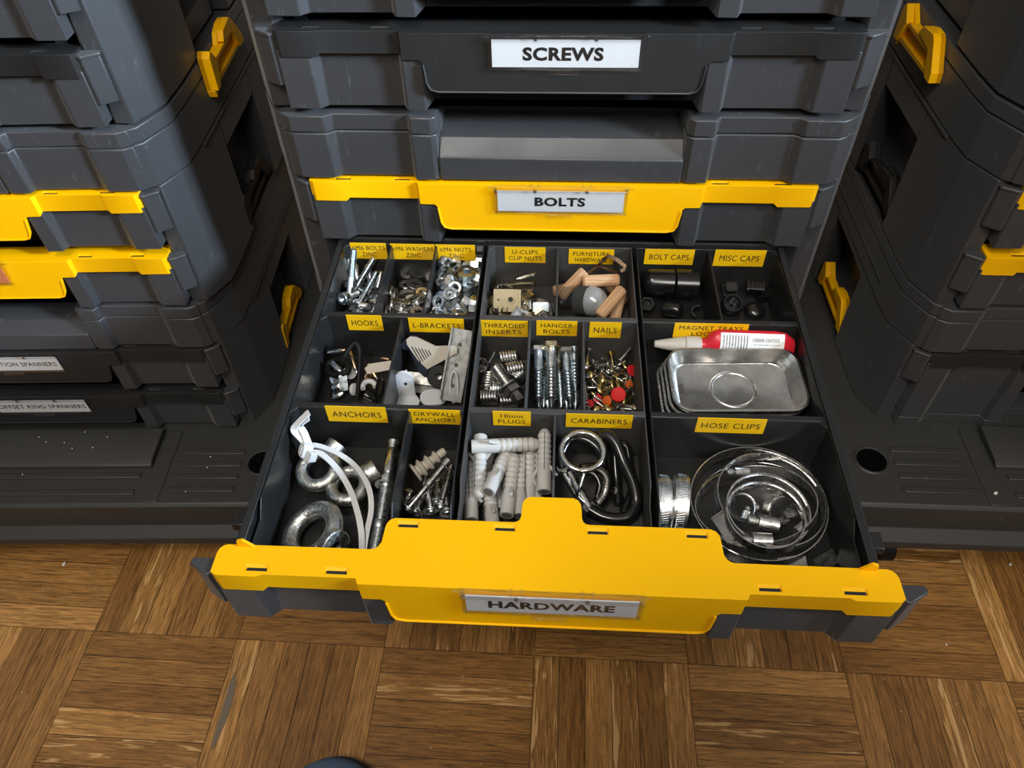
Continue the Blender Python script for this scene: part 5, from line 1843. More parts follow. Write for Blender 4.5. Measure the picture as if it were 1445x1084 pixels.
# ------------------------------------------------------------------ heaps: each piece (kind, x, y, z, quaternion)
HEAP_WASHER = [(0,-0.1348,-0.05705,-0.10756,1,0,-0,0.031),(0,-0.1281,-0.04564,-0.10756,0.995,-0,-0,0.102),(0,-0.12165,-0.06655,-0.10756,0.952,-0,0,-0.307),(1,-0.13721,-0.03861,-0.10653,0.71,-0.092,0.014,0.698),(1,-0.13391,-0.06755,-0.10647,0.995,0.097,0.008,-0.018),(1,-0.13726,-0.05919,-0.10419,0.931,-0.129,-0.032,-0.339),(0,-0.12606,-0.07666,-0.10635,0.995,0.094,-0.004,0.035),(1,-0.13727,-0.0779,-0.1059,0.981,0.079,-0.13,-0.122),(0,-0.12201,-0.0582,-0.10589,0.903,-0.088,0.097,0.41),(1,-0.12774,-0.0318,-0.10756,0.996,0,-0,0.091),(1,-0.11475,-0.04811,-0.10756,0,-0.951,0.311,0),(0,-0.13639,-0.03212,-0.1055,0.927,-0.089,-0.023,0.363),(0,-0.1207,-0.03121,-0.106,0.982,-0.013,0.123,-0.142),(1,-0.12899,-0.08286,-0.10064,0.648,0.648,0.282,-0.282),(0,-0.12747,-0.02919,-0.10255,1,0.002,-0.004,0.014),(1,-0.1161,-0.03467,-0.10526,0.743,-0.078,0.096,-0.658),(1,-0.13574,-0.07117,-0.10297,0.969,-0.1,0.049,0.219),(2,-0.11397,-0.0343,-0.10386,0.917,-0.043,0.116,-0.379),(0,-0.11284,-0.06754,-0.10573,0.981,0.119,0.085,0.131),(0,-0.11746,-0.07714,-0.10493,0.922,0.137,0.054,0.357),(1,-0.10714,-0.05343,-0.1027,0.653,-0.271,0.653,-0.271),(0,-0.12961,-0.06865,-0.10193,0.972,-0.105,0.057,0.202),(0,-0.12037,-0.0468,-0.10511,0.967,0.027,0.034,0.251),(0,-0.13391,-0.05034,-0.10434,0.965,-0.1,0.03,0.239),(0,-0.12018,-0.05238,-0.10334,0.997,0.054,0.048,-0.011),(2,-0.12513,-0.03739,-0.10067,0.985,0.096,-0.062,0.126),(0,-0.13627,-0.06289,-0.10106,0.918,-0.129,0.053,0.37),(0,-0.1215,-0.05663,-0.10179,0.997,0.056,0.046,0.022),(1,-0.11852,-0.02148,-0.10545,0.894,-0.195,-0.011,-0.403),(0,-0.11506,-0.07713,-0.10346,0.987,0.115,0.092,0.069),(0,-0.13481,-0.03868,-0.10061,0.943,0.144,-0.264,0.141),(2,-0.14018,-0.02598,-0.09802,0.467,-0.531,-0.467,0.531),(2,-0.10714,-0.07596,-0.10018,0.664,0.243,0.664,0.243),(0,-0.14206,-0.04055,-0.09841,0.653,-0.271,-0.653,0.271),(0,-0.1127,-0.03105,-0.10221,0.841,-0.062,0.107,-0.527),(2,-0.11572,-0.08286,-0.09558,0.233,-0.233,0.667,0.667),(0,-0.12553,-0.07062,-0.09982,0.977,-0.107,0.054,0.174),(2,-0.11582,-0.01744,-0.10494,0.157,0.738,-0.651,0.076),(1,-0.11049,-0.05625,-0.10197,0.6,0.514,-0.311,-0.528),(2,-0.13512,-0.06174,-0.09943,0.952,-0.134,0.039,0.271),(1,-0.11352,-0.06637,-0.10119,0.993,-0.11,0.031,0.004),(0,-0.12221,-0.05816,-0.09559,0.304,0.697,0.643,0.091),(2,-0.13275,-0.00675,-0.10756,0.375,-0,-0,0.927),(2,-0.14206,-0.05358,-0.09291,0.621,0.338,-0.621,-0.338),(1,-0.11387,-0.07465,-0.09943,0.953,0.267,0.037,0.135),(0,-0.13303,-0.0161,-0.10601,0.88,0.116,0.034,-0.46),(2,-0.11399,-0.02478,-0.09988,0.505,-0.104,0.067,-0.854),(0,-0.11554,-0.06286,-0.09881,0.994,-0.077,-0.082,-0),(0,-0.11476,-0.07586,-0.09779,0.858,0.197,0.184,-0.437),(2,-0.1169,-0.06082,-0.09743,0.911,-0.038,-0.106,-0.396),(2,-0.11389,-0.06251,-0.09472,0.987,-0.086,-0.073,0.118),(0,-0.1127,-0.02856,-0.0983,0.009,0.986,-0.111,-0.123),(2,-0.11505,-0.00644,-0.10585,0.878,-0.106,-0.04,-0.465),(2,-0.122,-0.07034,-0.09313,0.224,-0.864,0.432,-0.131),(1,-0.11377,-0.08098,-0.0934,0.038,-0.038,0.706,0.706),(0,-0.14206,-0.02239,-0.10193,0.106,0.699,-0.106,-0.699),(0,-0.13229,-0.04519,-0.09933,0.898,0.15,-0.215,0.353),(1,-0.13706,-0.07656,-0.09982,0.101,-0.987,-0.086,-0.087),(0,-0.1249,-0.05669,-0.09555,0.263,-0.059,0.946,-0.179),(2,-0.13327,-0.01817,-0.10459,0.911,0.099,-0.068,0.394),(0,-0.13277,-0.04704,-0.09821,0.955,0.237,-0.112,-0.14),(1,-0.11402,-0.04717,-0.10035,0.915,-0.298,0.127,0.24),(2,-0.11393,-0.04747,-0.09745,0.945,-0.313,0.051,0.082),(2,-0.11309,-0.04026,-0.09355,0.95,-0.022,-0.29,0.115),(1,-0.12534,-0.03218,-0.09644,0.105,-0.451,-0.882,-0.081),(2,-0.13153,-0.02422,-0.10015,0.161,0.499,0.849,-0.063),(0,-0.12873,-0.05819,-0.0951,0.947,-0.178,-0.263,0.056),(1,-0.1209,-0.04588,-0.09446,0.925,-0.203,-0.172,0.271),(0,-0.11875,-0.03984,-0.0928,0.83,-0.216,-0.125,0.498),(0,-0.13211,-0.05675,-0.09551,0.942,-0.191,-0.254,0.104),(1,-0.13578,-0.05605,-0.0958,0.935,-0.205,-0.243,0.155),(1,-0.13576,-0.05627,-0.09335,0.946,-0.142,-0.284,-0.067),(0,-0.12091,-0.03664,-0.09211,0.883,-0.172,-0.148,0.412),(0,-0.1383,-0.04618,-0.09099,0.666,-0.236,-0.666,0.236),(2,-0.14018,-0.04463,-0.09617,0.7,-0.096,-0.7,0.096),(0,-0.14206,-0.02971,-0.09105,0.431,-0.56,-0.431,0.56),(1,-0.11202,-0.06539,-0.09203,0.109,0.85,0.515,0.031),(0,-0.14206,-0.07719,-0.09287,0.698,-0.113,0.698,-0.113),(0,-0.13528,-0.00398,-0.10313,0.404,-0.002,0.053,0.913),(0,-0.11654,-0.02392,-0.09523,0.989,-0.005,0.132,-0.07),(2,-0.13351,-0.07093,-0.0949,0.977,0.176,-0.108,-0.049),(2,-0.12693,-0.00459,-0.10189,0.089,-0.528,-0.838,0.103),(2,-0.11844,-0.07408,-0.08817,0.033,-0.961,0.054,-0.268),(1,-0.11177,-0.0311,-0.09049,0.157,0.693,0.56,-0.426),(0,-0.11286,-0.00322,-0.10472,0.108,0.894,-0.433,0.036),(0,-0.11597,-0.05421,-0.09022,0.988,0.026,0.123,0.085),(0,-0.13459,-0.07583,-0.0949,0.928,0.125,-0.164,0.31),(0,-0.13089,-0.05061,-0.091,0.899,-0.146,0.257,0.324),(0,-0.12684,-0.07848,-0.08558,0.274,0.716,-0.549,0.333),(0,-0.1277,-0.06295,-0.08885,0.827,0.094,-0.109,0.543),(0,-0.12981,-0.04592,-0.09144,0.958,-0.218,0.182,-0.03),(1,-0.13535,-0.07674,-0.09337,0.185,-0.969,0.138,-0.091),(0,-0.13067,-0.04191,-0.08937,0.943,-0.213,0.022,-0.253),(1,-0.11976,-0.03639,-0.08955,0.952,-0.135,-0.183,0.204),(1,-0.12752,-0.08266,-0.08918,0.377,-0.353,-0.609,-0.602),(1,-0.12922,-0.00243,-0.10568,0,0.972,-0.236,0)]
HEAP_NUT = [(2,-0.0836,-0.05486,-0.10506,0,0.318,-0.948,-0),(1,-0.07233,-0.03077,-0.10506,0,-0.793,0.61,-0),(0,-0.09706,-0.01159,-0.10556,0,0.864,0.503,0),(2,-0.07342,-0.07809,-0.10506,0,-0.021,1,-0),(0,-0.08363,-0.00102,-0.10292,0.702,-0.702,-0.081,0.081),(2,-0.07667,-0.06482,-0.10292,0.38,-0.706,-0.032,-0.596),(0,-0.08475,-0.01355,-0.10556,0.749,0,-0,-0.662),(1,-0.09574,-0.00317,-0.09683,0.297,-0.813,-0.47,-0.173),(0,-0.09439,-0.07768,-0.10556,0.995,0,-0,0.102),(1,-0.09462,-0.06525,-0.10155,0.06,0.565,-0.548,0.615),(0,-0.07093,-0.07195,-0.09497,0.598,-0.304,-0.495,-0.551),(2,-0.07112,-0.03159,-0.09562,0.435,-0.772,-0.23,-0.402),(0,-0.10056,-0.04524,-0.10206,0.707,0.002,-0.707,-0.002),(2,-0.07329,-0.01757,-0.10506,0,0.857,0.515,-0),(0,-0.10056,-0.0564,-0.10206,0.355,-0.611,0.355,-0.611),(2,-0.07094,-0.08036,-0.09603,0.612,-0.612,0.354,0.354),(0,-0.07059,-0.05635,-0.10556,0.164,-0,-0,0.986),(2,-0.09456,-0.02339,-0.10292,0.034,-0.594,0.383,0.706),(1,-0.09605,-0.07792,-0.09593,0.334,-0.415,-0.705,-0.468),(0,-0.09188,-0.03682,-0.10556,0.295,0,0,0.956),(0,-0.08006,-0.05341,-0.09861,0.018,-0.207,-0.978,0.006),(2,-0.09154,-0.04962,-0.09681,0.242,-0.721,-0.547,-0.35),(1,-0.06794,-0.02132,-0.095,0.446,0.548,-0.446,-0.548),(2,-0.08,-0.04127,-0.10238,0.377,-0.227,0.875,0.2),(0,-0.09706,-0.01545,-0.09639,0.29,0.407,0.706,-0.502),(0,-0.10056,-0.03389,-0.09909,0.703,0.079,0.703,0.079),(0,-0.08624,-0.06839,-0.1028,0.67,-0.678,-0.201,0.226),(2,-0.09792,-0.05828,-0.0927,0.185,-0.682,0.682,0.185),(1,-0.08336,-0.02798,-0.10012,0.309,-0.006,0.949,-0.061),(0,-0.09752,-0.02519,-0.08751,0.199,0.011,0.01,-0.98),(2,-0.07722,-0.0126,-0.09476,0.752,0.295,-0.361,0.467),(0,-0.06744,-0.05681,-0.09704,0.5,-0.5,0.5,-0.5),(0,-0.07033,0.00036,-0.10208,0.52,0.52,-0.479,0.479),(2,-0.09296,-0.02567,-0.09383,1,0.012,-0.008,-0.013),(0,-0.08106,-0.04332,-0.09103,0.281,-0.432,0.343,-0.786),(1,-0.08917,-0.03778,-0.09613,0.334,-0.143,0.892,0.271),(2,-0.097,-0.01014,-0.09062,0.76,-0.417,0.24,0.437),(2,-0.06814,-0.04498,-0.10214,0.044,-0.704,-0.068,0.706),(2,-0.07375,-0.00739,-0.0981,0.397,0.333,0.326,-0.791),(2,-0.08345,-0.07688,-0.09757,0.571,0.59,-0.561,-0.108),(2,-0.08437,-0.00351,-0.09174,0.696,0.225,0.667,0.142),(1,-0.07247,-0.00014,-0.08837,0.608,0.608,-0.361,0.361),(1,-0.08442,-0.02916,-0.08707,0.816,-0.278,0.414,-0.294),(1,-0.07729,-0.06346,-0.09282,0.08,-0.678,-0.73,0.001),(2,-0.09786,-0.02676,-0.08117,0.009,-0.966,-0.259,-0.011),(0,-0.07198,-0.03773,-0.09308,0.388,-0.742,-0.315,-0.447),(2,-0.07968,-0.07782,-0.08824,0.953,0.021,0.295,0.067),(0,-0.06754,-0.07805,-0.08422,0.374,-0.597,-0.368,0.607),(1,-0.08603,-0.01788,-0.08885,0.778,-0.547,0.22,0.218),(2,-0.0893,-0.00014,-0.08082,0.419,0.418,0.57,-0.57),(2,-0.06794,-0.01027,-0.08742,0.511,-0.489,-0.511,0.489),(0,-0.09947,-0.07467,-0.08357,0.058,-0.638,-0.012,-0.768),(1,-0.08052,-0.07671,-0.07907,0.149,0.714,-0.684,0.026),(1,-0.07714,-0.00812,-0.08132,0.255,0.469,0.749,0.391),(1,-0.07511,-0.02171,-0.08826,0.493,0.483,0.503,0.52),(1,-0.07263,-0.06511,-0.08534,0.074,0.987,-0.115,-0.08),(2,-0.09707,-0.06715,-0.08992,0.223,-0.822,-0.506,-0.137),(2,-0.07093,-0.04946,-0.09138,0.246,0.736,-0.421,0.47),(2,-0.07359,-0.04198,-0.08486,0.583,-0.774,0.223,-0.106),(1,-0.09499,-0.03925,-0.08873,0.91,0.364,-0.105,-0.166),(2,-0.07014,-0.03291,-0.08504,0.254,-0.052,0.163,0.952),(1,-0.09666,-0.01534,-0.07914,0.38,-0.55,0.328,0.667),(2,-0.08838,-0.07155,-0.08751,0.296,0.378,-0.638,-0.602),(0,-0.07008,-0.0145,-0.07116,0.638,-0.305,0.305,0.638),(0,-0.08703,-0.05408,-0.08996,0.593,0.173,-0.215,0.756),(1,-0.07217,-0.03731,-0.0762,0.101,0.54,0.825,-0.135),(0,-0.09731,-0.00657,-0.07485,0.325,-0.309,0.615,-0.649),(0,-0.06867,-0.05286,-0.07986,0.395,-0.587,-0.244,0.664),(1,-0.09516,-0.04558,-0.08446,0.366,-0.756,0.541,0.047),(1,-0.0681,-0.02139,-0.07957,0.079,0.71,-0.08,-0.695),(1,-0.086,-0.06133,-0.08011,0.173,-0.439,-0.093,-0.877),(0,-0.09776,-0.06133,-0.08304,0.238,-0.104,-0.487,-0.834),(0,-0.0895,-0.02391,-0.07672,0.805,-0.033,0.592,0.029),(2,-0.06881,-0.06608,-0.07658,0.176,0.713,0.269,0.623),(2,-0.08401,-0.04783,-0.08032,0.721,-0.153,-0.667,-0.108),(1,-0.09413,-0.07359,-0.07508,0.336,0.187,0.21,0.899),(1,-0.07954,-0.02276,-0.07713,0.015,0.739,-0.673,-0.019),(0,-0.07599,-0.05139,-0.08026,0.642,-0.413,-0.341,0.549),(2,-0.09383,-0.0359,-0.0743,0.446,-0.347,0.798,-0.209),(0,-0.06749,-0.00288,-0.07647,0.061,0.705,0.067,0.704),(0,-0.08571,-0.03549,-0.0797,0.88,0.24,0.117,-0.392),(1,-0.07589,-0.02727,-0.07043,0.015,0.736,-0.676,-0.019),(0,-0.07729,-0.07347,-0.07379,0.03,0.701,0.697,-0.148),(2,-0.09711,-0.05136,-0.08068,0.283,-0.911,-0.186,-0.237),(2,-0.08489,-0.01068,-0.081,0.496,-0.241,-0.4,0.732),(2,-0.07997,-0.06156,-0.07509,0.398,0.232,-0.886,0.058),(2,-0.0871,-0.05121,-0.07225,0.538,0.056,-0.214,0.813)]
HEAP_CLIP = [(0,-0.0435,-0.04183,-0.0939,0.497,0.497,0.503,0.503),(1,-0.017,-0.03635,-0.10446,0.061,-0.061,0.704,-0.704),(2,-0.04096,-0.02591,-0.10586,0,-0.51,-0.86,0),(0,-0.04633,-0.07967,-0.09376,0.012,0.707,0.012,-0.707),(1,-0.01462,-0.04267,-0.1017,0.468,-0.835,-0.28,-0.071),(2,-0.01113,-0.08116,-0.10446,0,0,-0.707,0.707),(0,-0.05355,-0.08008,-0.09376,0.554,0.44,-0.554,0.44),(1,-0.05168,-0.05796,-0.09596,0.672,-0.672,0.219,-0.219),(2,-0.01301,-0.02156,-0.10586,0,-0.993,0.122,0),(0,-0.03391,-0.03955,-0.10586,0,0.975,-0.223,-0),(1,-0.03372,-0.0123,-0.10586,0.962,-0,-0,0.273),(2,-0.01527,-0.0531,-0.10446,0.652,-0.652,-0.274,0.274),(0,-0.04823,-0.0359,-0.10586,0.708,0,-0,0.706),(1,-0.02742,-0.07752,-0.09736,0,-0.711,-0.704,0),(2,-0.00349,-0.04488,-0.10226,0.707,0.023,-0.707,0.023),(0,-0.03616,-0.07733,-0.09402,0.076,0.917,-0.213,0.327),(1,-0.03491,-0.00364,-0.10234,0.913,0.088,0.262,0.298),(2,-0.05139,-0.06657,-0.09736,0,0.965,-0.261,-0),(0,-0.03959,-0.06068,-0.09736,0.485,-0,0,0.875),(1,-0.05577,-0.02713,-0.10446,0.484,0.484,-0.516,-0.516),(2,-0.00464,-0.05872,-0.10586,0,-0.707,-0.707,0),(0,-0.05184,-0.0809,-0.08128,0.496,-0.504,0.496,0.504),(1,-0.01165,-0.06331,-0.10228,0.812,0.172,-0.294,-0.474),(2,-0.04249,-0.00402,-0.10586,0.704,0,-0,-0.71),(0,-0.0064,-0.05411,-0.09747,0.465,-0.269,-0.61,0.583),(1,-0.02563,-0.08086,-0.08695,0.254,-0.275,0.63,0.681),(2,-0.02864,-0.04418,-0.09847,0.111,0.552,-0.817,0.121),(0,-0.0267,-0.06163,-0.09736,0.657,0,0,-0.754),(1,-0.04457,-0.04069,-0.10058,0,0.944,0.331,0),(2,-0.05615,-0.04396,-0.10226,0,0.707,-0,0.707),(0,-0.01723,-0.07077,-0.1015,0.674,-0.213,-0.482,0.517),(1,-0.0148,-0.05856,-0.09647,0.79,-0.331,-0.308,0.413),(2,-0.05084,-0.04146,-0.0939,0.5,-0.5,0.5,-0.5),(0,-0.02767,-0.06439,-0.09208,0,0.884,-0.467,0),(1,-0.02506,-0.01645,-0.10321,0.067,-0.932,-0.265,-0.237),(2,-0.02208,-0.05235,-0.09357,0.39,-0.414,-0.144,-0.81),(0,-0.04694,-0.02973,-0.09747,0.302,-0.086,0.949,0.028),(1,-0.01394,-0.04777,-0.09318,0.725,-0.031,-0.438,-0.531),(2,-0.00586,-0.03315,-0.1014,0.188,-0.56,-0.414,0.693),(0,-0.042,-0.05965,-0.0902,0.009,0.985,0.053,-0.165),(1,-0.02494,-0.02696,-0.10369,0.477,-0.876,0.059,-0.032),(2,-0.05597,-0.07204,-0.08885,0.711,0.098,0.689,0.095),(0,-0.01214,-0.06523,-0.09305,0.781,0.328,0.077,0.526),(1,-0.05616,-0.03493,-0.09402,0.602,0.371,0.602,0.371),(2,-0.04985,-0.00318,-0.10446,0.526,0.526,-0.473,-0.473),(0,-0.00656,-0.07946,-0.09382,0.024,-0.459,0.014,0.888),(1,-0.04589,-0.01358,-0.10157,0.659,-0.684,-0.181,-0.257),(2,-0.01762,-0.07537,-0.0943,0.099,-0.951,0.095,0.277),(0,-0.00799,-0.07165,-0.09029,0.203,-0.129,-0.521,-0.819),(1,-0.05599,-0.00296,-0.10446,0.5,-0.5,0.5,-0.5),(2,-0.02186,-0.06369,-0.08691,0.955,-0.016,0.05,0.292),(0,-0.03881,-0.02758,-0.10058,0,0.587,0.81,-0),(1,-0.03367,-0.06953,-0.08973,0.068,-0.316,-0.252,0.912),(2,-0.03267,-0.05106,-0.09306,0.269,-0.353,0.863,0.241),(0,-0.02912,-0.03161,-0.09938,0.852,-0.225,0.436,-0.182),(1,-0.04583,-0.06957,-0.09105,0.319,0.067,-0.92,-0.219),(2,-0.02099,-0.03332,-0.09626,0.569,0.345,-0.673,-0.323),(0,-0.00798,-0.06337,-0.08504,0.289,0.195,-0.506,0.789)]
HEAP_NAIL = [(0,0.02908,-0.10476,-0.10673,0.603,-0.733,0.06,-0.309),(2,0.05351,-0.13748,-0.10655,0.564,-0.125,-0.735,-0.355),(2,0.03443,-0.14212,-0.10652,0.653,0.722,-0.169,-0.153),(0,0.04819,-0.14821,-0.10677,0.464,-0.34,0.65,0.497),(1,0.05,-0.1111,-0.10682,0.379,-0.556,-0.575,0.466),(1,0.05849,-0.15208,-0.10683,0.54,-0.724,0.336,-0.268),(1,0.02664,-0.09891,-0.10685,0.321,0.768,0.218,-0.509),(1,0.0241,-0.12943,-0.10682,0.073,-0.141,-0.786,0.597),(1,0.04763,-0.16781,-0.10679,0.554,-0.257,-0.76,0.224),(1,0.05177,-0.13179,-0.10679,0.111,0.698,-0.395,-0.587),(2,0.04448,-0.11947,-0.10651,0.647,0.734,-0.138,0.155),(0,0.05259,-0.12154,-0.10677,0.34,0.717,0.152,-0.589),(0,0.02421,-0.16966,-0.10676,0.656,-0.687,-0.253,-0.185),(1,0.03074,-0.10933,-0.10536,0.022,-0.669,-0.642,-0.374),(1,0.03841,-0.1271,-0.10684,0.402,0.08,-0.793,-0.45),(1,0.03327,-0.12393,-0.10685,0.445,-0.269,0.754,0.402),(0,0.04247,-0.09836,-0.10677,0.569,0.571,-0.459,0.373),(1,0.02806,-0.14169,-0.10686,0.389,-0.411,0.685,0.46),(0,0.03553,-0.11887,-0.1046,0.346,-0.684,-0.425,0.482),(1,0.04935,-0.17176,-0.10683,0.491,0.22,0.768,0.349),(1,0.04986,-0.13043,-0.10355,0,0.543,0.424,-0.725),(0,0.03159,-0.15829,-0.10673,0.303,-0.607,0.413,-0.608),(0,0.03163,-0.11426,-0.10613,0.092,0.69,0.305,0.65),(0,0.03104,-0.13619,-0.10162,0.627,-0.246,0.717,0.18),(1,0.04546,-0.10196,-0.10684,0.507,0.797,0.032,-0.325),(0,0.03628,-0.10024,-0.10675,0.68,-0.731,0.043,-0.04),(2,0.04033,-0.15413,-0.10648,0.136,-0.282,0.689,-0.653),(2,0.03756,-0.12189,-0.10109,0.076,0.696,-0.543,0.465),(1,0.04992,-0.09089,-0.10685,0.562,0.038,-0.8,-0.207),(2,0.03438,-0.12316,-0.10326,0.401,-0.006,0.909,0.111),(1,0.04463,-0.13797,-0.10282,0.54,-0.016,0.841,0.008),(0,0.0325,-0.14223,-0.10303,0.581,0.062,-0.767,-0.264),(1,0.02968,-0.14435,-0.1013,0.304,0.085,-0.765,-0.561),(0,0.0315,-0.16414,-0.10372,0.585,-0.691,0.289,-0.31),(0,0.0474,-0.12118,-0.10425,0.493,-0.033,-0.623,0.607),(0,0.04625,-0.10515,-0.10528,0.292,0.393,0.675,0.552),(0,0.03378,-0.13492,-0.09878,0.512,-0.473,0.533,0.479),(2,0.0464,-0.1422,-0.10653,0.576,-0.739,-0.069,-0.342),(0,0.06047,-0.10562,-0.10378,0.645,0.746,-0.099,0.136),(1,0.03204,-0.15318,-0.10564,0.035,0.784,0.462,0.412),(1,0.03282,-0.16797,-0.10682,0.42,-0.233,-0.767,0.426),(1,0.05409,-0.11096,-0.09865,0.868,0.347,0.341,0.098),(1,0.04968,-0.13588,-0.10378,0.451,-0.789,-0.346,0.233),(1,0.03514,-0.15449,-0.10538,0.131,-0.041,0.936,0.323),(0,0.04213,-0.15888,-0.10304,0.1,0.382,-0.411,-0.822),(0,0.03712,-0.16946,-0.1018,0.263,-0.741,0.307,-0.536),(0,0.06043,-0.1229,-0.1009,0.598,0.578,-0.349,0.431),(1,0.05354,-0.10444,-0.10508,0.253,0.31,-0.916,0.001),(1,0.04507,-0.15489,-0.10224,0.099,-0.926,-0.091,0.352),(1,0.05186,-0.14181,-0.10505,0.099,0.039,-0.745,-0.658),(0,0.04493,-0.16331,-0.10032,0.346,-0.288,-0.554,0.701),(2,0.05124,-0.164,-0.10133,0.402,0.824,-0.121,-0.381),(0,0.04193,-0.11452,-0.09851,0.315,0.586,0.707,0.241),(1,0.03794,-0.12766,-0.10124,0.104,0.487,0.82,-0.281),(1,0.03978,-0.11557,-0.10544,0.341,0.894,0.197,0.216),(0,0.04779,-0.12444,-0.10139,0.409,0.661,0.109,-0.619),(1,0.02404,-0.16562,-0.10049,0.177,-0.106,-0.939,-0.276),(1,0.05961,-0.1771,-0.10532,0.267,0.85,0.405,0.205),(0,0.03241,-0.107,-0.1001,0.629,0.347,-0.404,0.567),(1,0.06052,-0.16475,-0.10457,0.067,0.567,0.805,0.161),(0,0.03934,-0.09842,-0.10503,0.485,0.599,-0.487,0.41),(2,0.03838,-0.17242,-0.09975,0.216,0.5,0.432,0.719),(0,0.04423,-0.17425,-0.09928,0.363,-0.734,0.502,-0.278),(0,0.02417,-0.12916,-0.09855,0.51,-0.661,0.405,0.373),(2,0.04927,-0.16842,-0.09621,0.192,0.68,-0.456,-0.542),(2,0.06021,-0.15316,-0.10355,0.435,0.711,-0.432,0.345),(0,0.04883,-0.1005,-0.10149,0.251,-0.505,-0.612,0.555),(0,0.04724,-0.17022,-0.09962,0.12,-0.655,0.548,0.506),(0,0.04825,-0.11265,-0.10096,0.622,0.416,0.662,0.031),(0,0.03431,-0.16328,-0.09776,0.666,0.363,0.57,0.315),(0,0.03979,-0.14793,-0.0985,0.494,-0.522,-0.135,0.682),(2,0.03693,-0.10025,-0.0996,0.716,0.487,-0.354,-0.353),(1,0.04382,-0.14014,-0.09809,0.605,0.761,-0.2,-0.126),(1,0.04976,-0.16424,-0.09774,0.262,0.499,-0.816,-0.127),(0,0.04559,-0.09836,-0.09756,0.469,0.522,0.537,-0.469),(0,0.05498,-0.12232,-0.09862,0.486,0.38,-0.641,0.458),(0,0.03107,-0.1488,-0.09547,0.409,-0.167,0.513,-0.736),(1,0.02971,-0.15274,-0.09687,0.253,-0.92,0.152,0.259),(2,0.0284,-0.16286,-0.09359,0.487,0.798,0.355,0.007),(0,0.05028,-0.14561,-0.10014,0.373,-0.397,0.451,-0.707),(0,0.04845,-0.17698,-0.10064,0.614,-0.261,-0.291,0.686),(1,0.02407,-0.09961,-0.1047,0.086,-0.163,-0.906,0.38),(2,0.02442,-0.15778,-0.09809,0.404,0.82,-0.384,0.125),(2,0.05709,-0.09433,-0.09178,0.284,0.227,0.475,0.801),(0,0.03519,-0.12867,-0.09583,0.479,0.172,0.832,-0.221),(0,0.05323,-0.15055,-0.09807,0.283,0.368,-0.6,-0.652),(1,0.02409,-0.10247,-0.10292,0.051,-0.667,-0.727,0.154),(0,0.05996,-0.16962,-0.09354,0.275,-0.198,0.63,0.699),(0,0.02844,-0.17562,-0.09553,0.595,-0.175,0.072,-0.781),(1,0.04568,-0.10347,-0.09404,0.282,0.253,0.775,-0.505),(0,0.04347,-0.10534,-0.09614,0.003,-0.14,0.747,0.649),(2,0.04912,-0.10231,-0.09708,0.1,-0.178,0.766,0.609),(0,0.0403,-0.17112,-0.09495,0.281,0.684,-0.123,0.662),(2,0.05339,-0.13446,-0.09699,0.368,-0.023,-0.689,0.623),(0,0.03745,-0.14366,-0.096,0.541,0.243,0.804,-0.046),(0,0.02417,-0.10788,-0.09883,0.183,-0.842,-0.504,-0.064),(0,0.06042,-0.15794,-0.09439,0.049,0.82,-0.564,0.083),(1,0.03061,-0.16665,-0.0911,0.209,0.223,-0.665,-0.682),(0,0.04178,-0.13069,-0.09642,0.396,0.093,-0.602,0.687),(0,0.0421,-0.15865,-0.09541,0.162,0.154,0.786,0.576),(0,0.05333,-0.14644,-0.09589,0.048,0.696,-0.408,-0.589),(1,0.04824,-0.12847,-0.10117,0.111,-0.859,-0.487,0.111),(2,0.02658,-0.11986,-0.09924,0.005,0.705,0.701,0.101),(1,0.04014,-0.128,-0.09227,0.372,-0.203,0.906,0.013),(0,0.03483,-0.10659,-0.09543,0.368,0.525,-0.667,-0.378),(2,0.044,-0.14397,-0.09498,0.589,-0.353,-0.655,-0.317),(2,0.0354,-0.10198,-0.0944,0.083,-0.754,-0.358,-0.544),(0,0.03404,-0.1312,-0.09345,0.136,0.681,0.149,0.704),(0,0.0242,-0.13907,-0.09309,0.197,-0.218,0.614,0.733),(1,0.04788,-0.14077,-0.09721,0.056,-0.55,0.828,0.094),(2,0.04546,-0.16188,-0.09365,0.16,-0.169,0.723,0.65),(0,0.0262,-0.09844,-0.09204,0.594,0.446,-0.467,0.479),(1,0.03904,-0.13404,-0.09251,0.315,-0.583,-0.703,0.26),(1,0.03169,-0.13634,-0.09569,0.253,0.061,-0.962,-0.079),(1,0.05057,-0.1246,-0.09862,0.301,0.278,0.868,-0.28),(1,0.04002,-0.15311,-0.10049,0.018,0.679,0.724,-0.12),(3,0.05517,-0.10841,-0.09295,0.377,-0.161,-0.877,-0.252),(3,0.05796,-0.14124,-0.09434,0.654,-0.269,-0.654,0.269),(3,0.05262,-0.15607,-0.09174,0.177,0.758,0.623,-0.077),(3,0.05664,-0.11934,-0.09298,0.098,-0.145,-0.817,-0.549)]
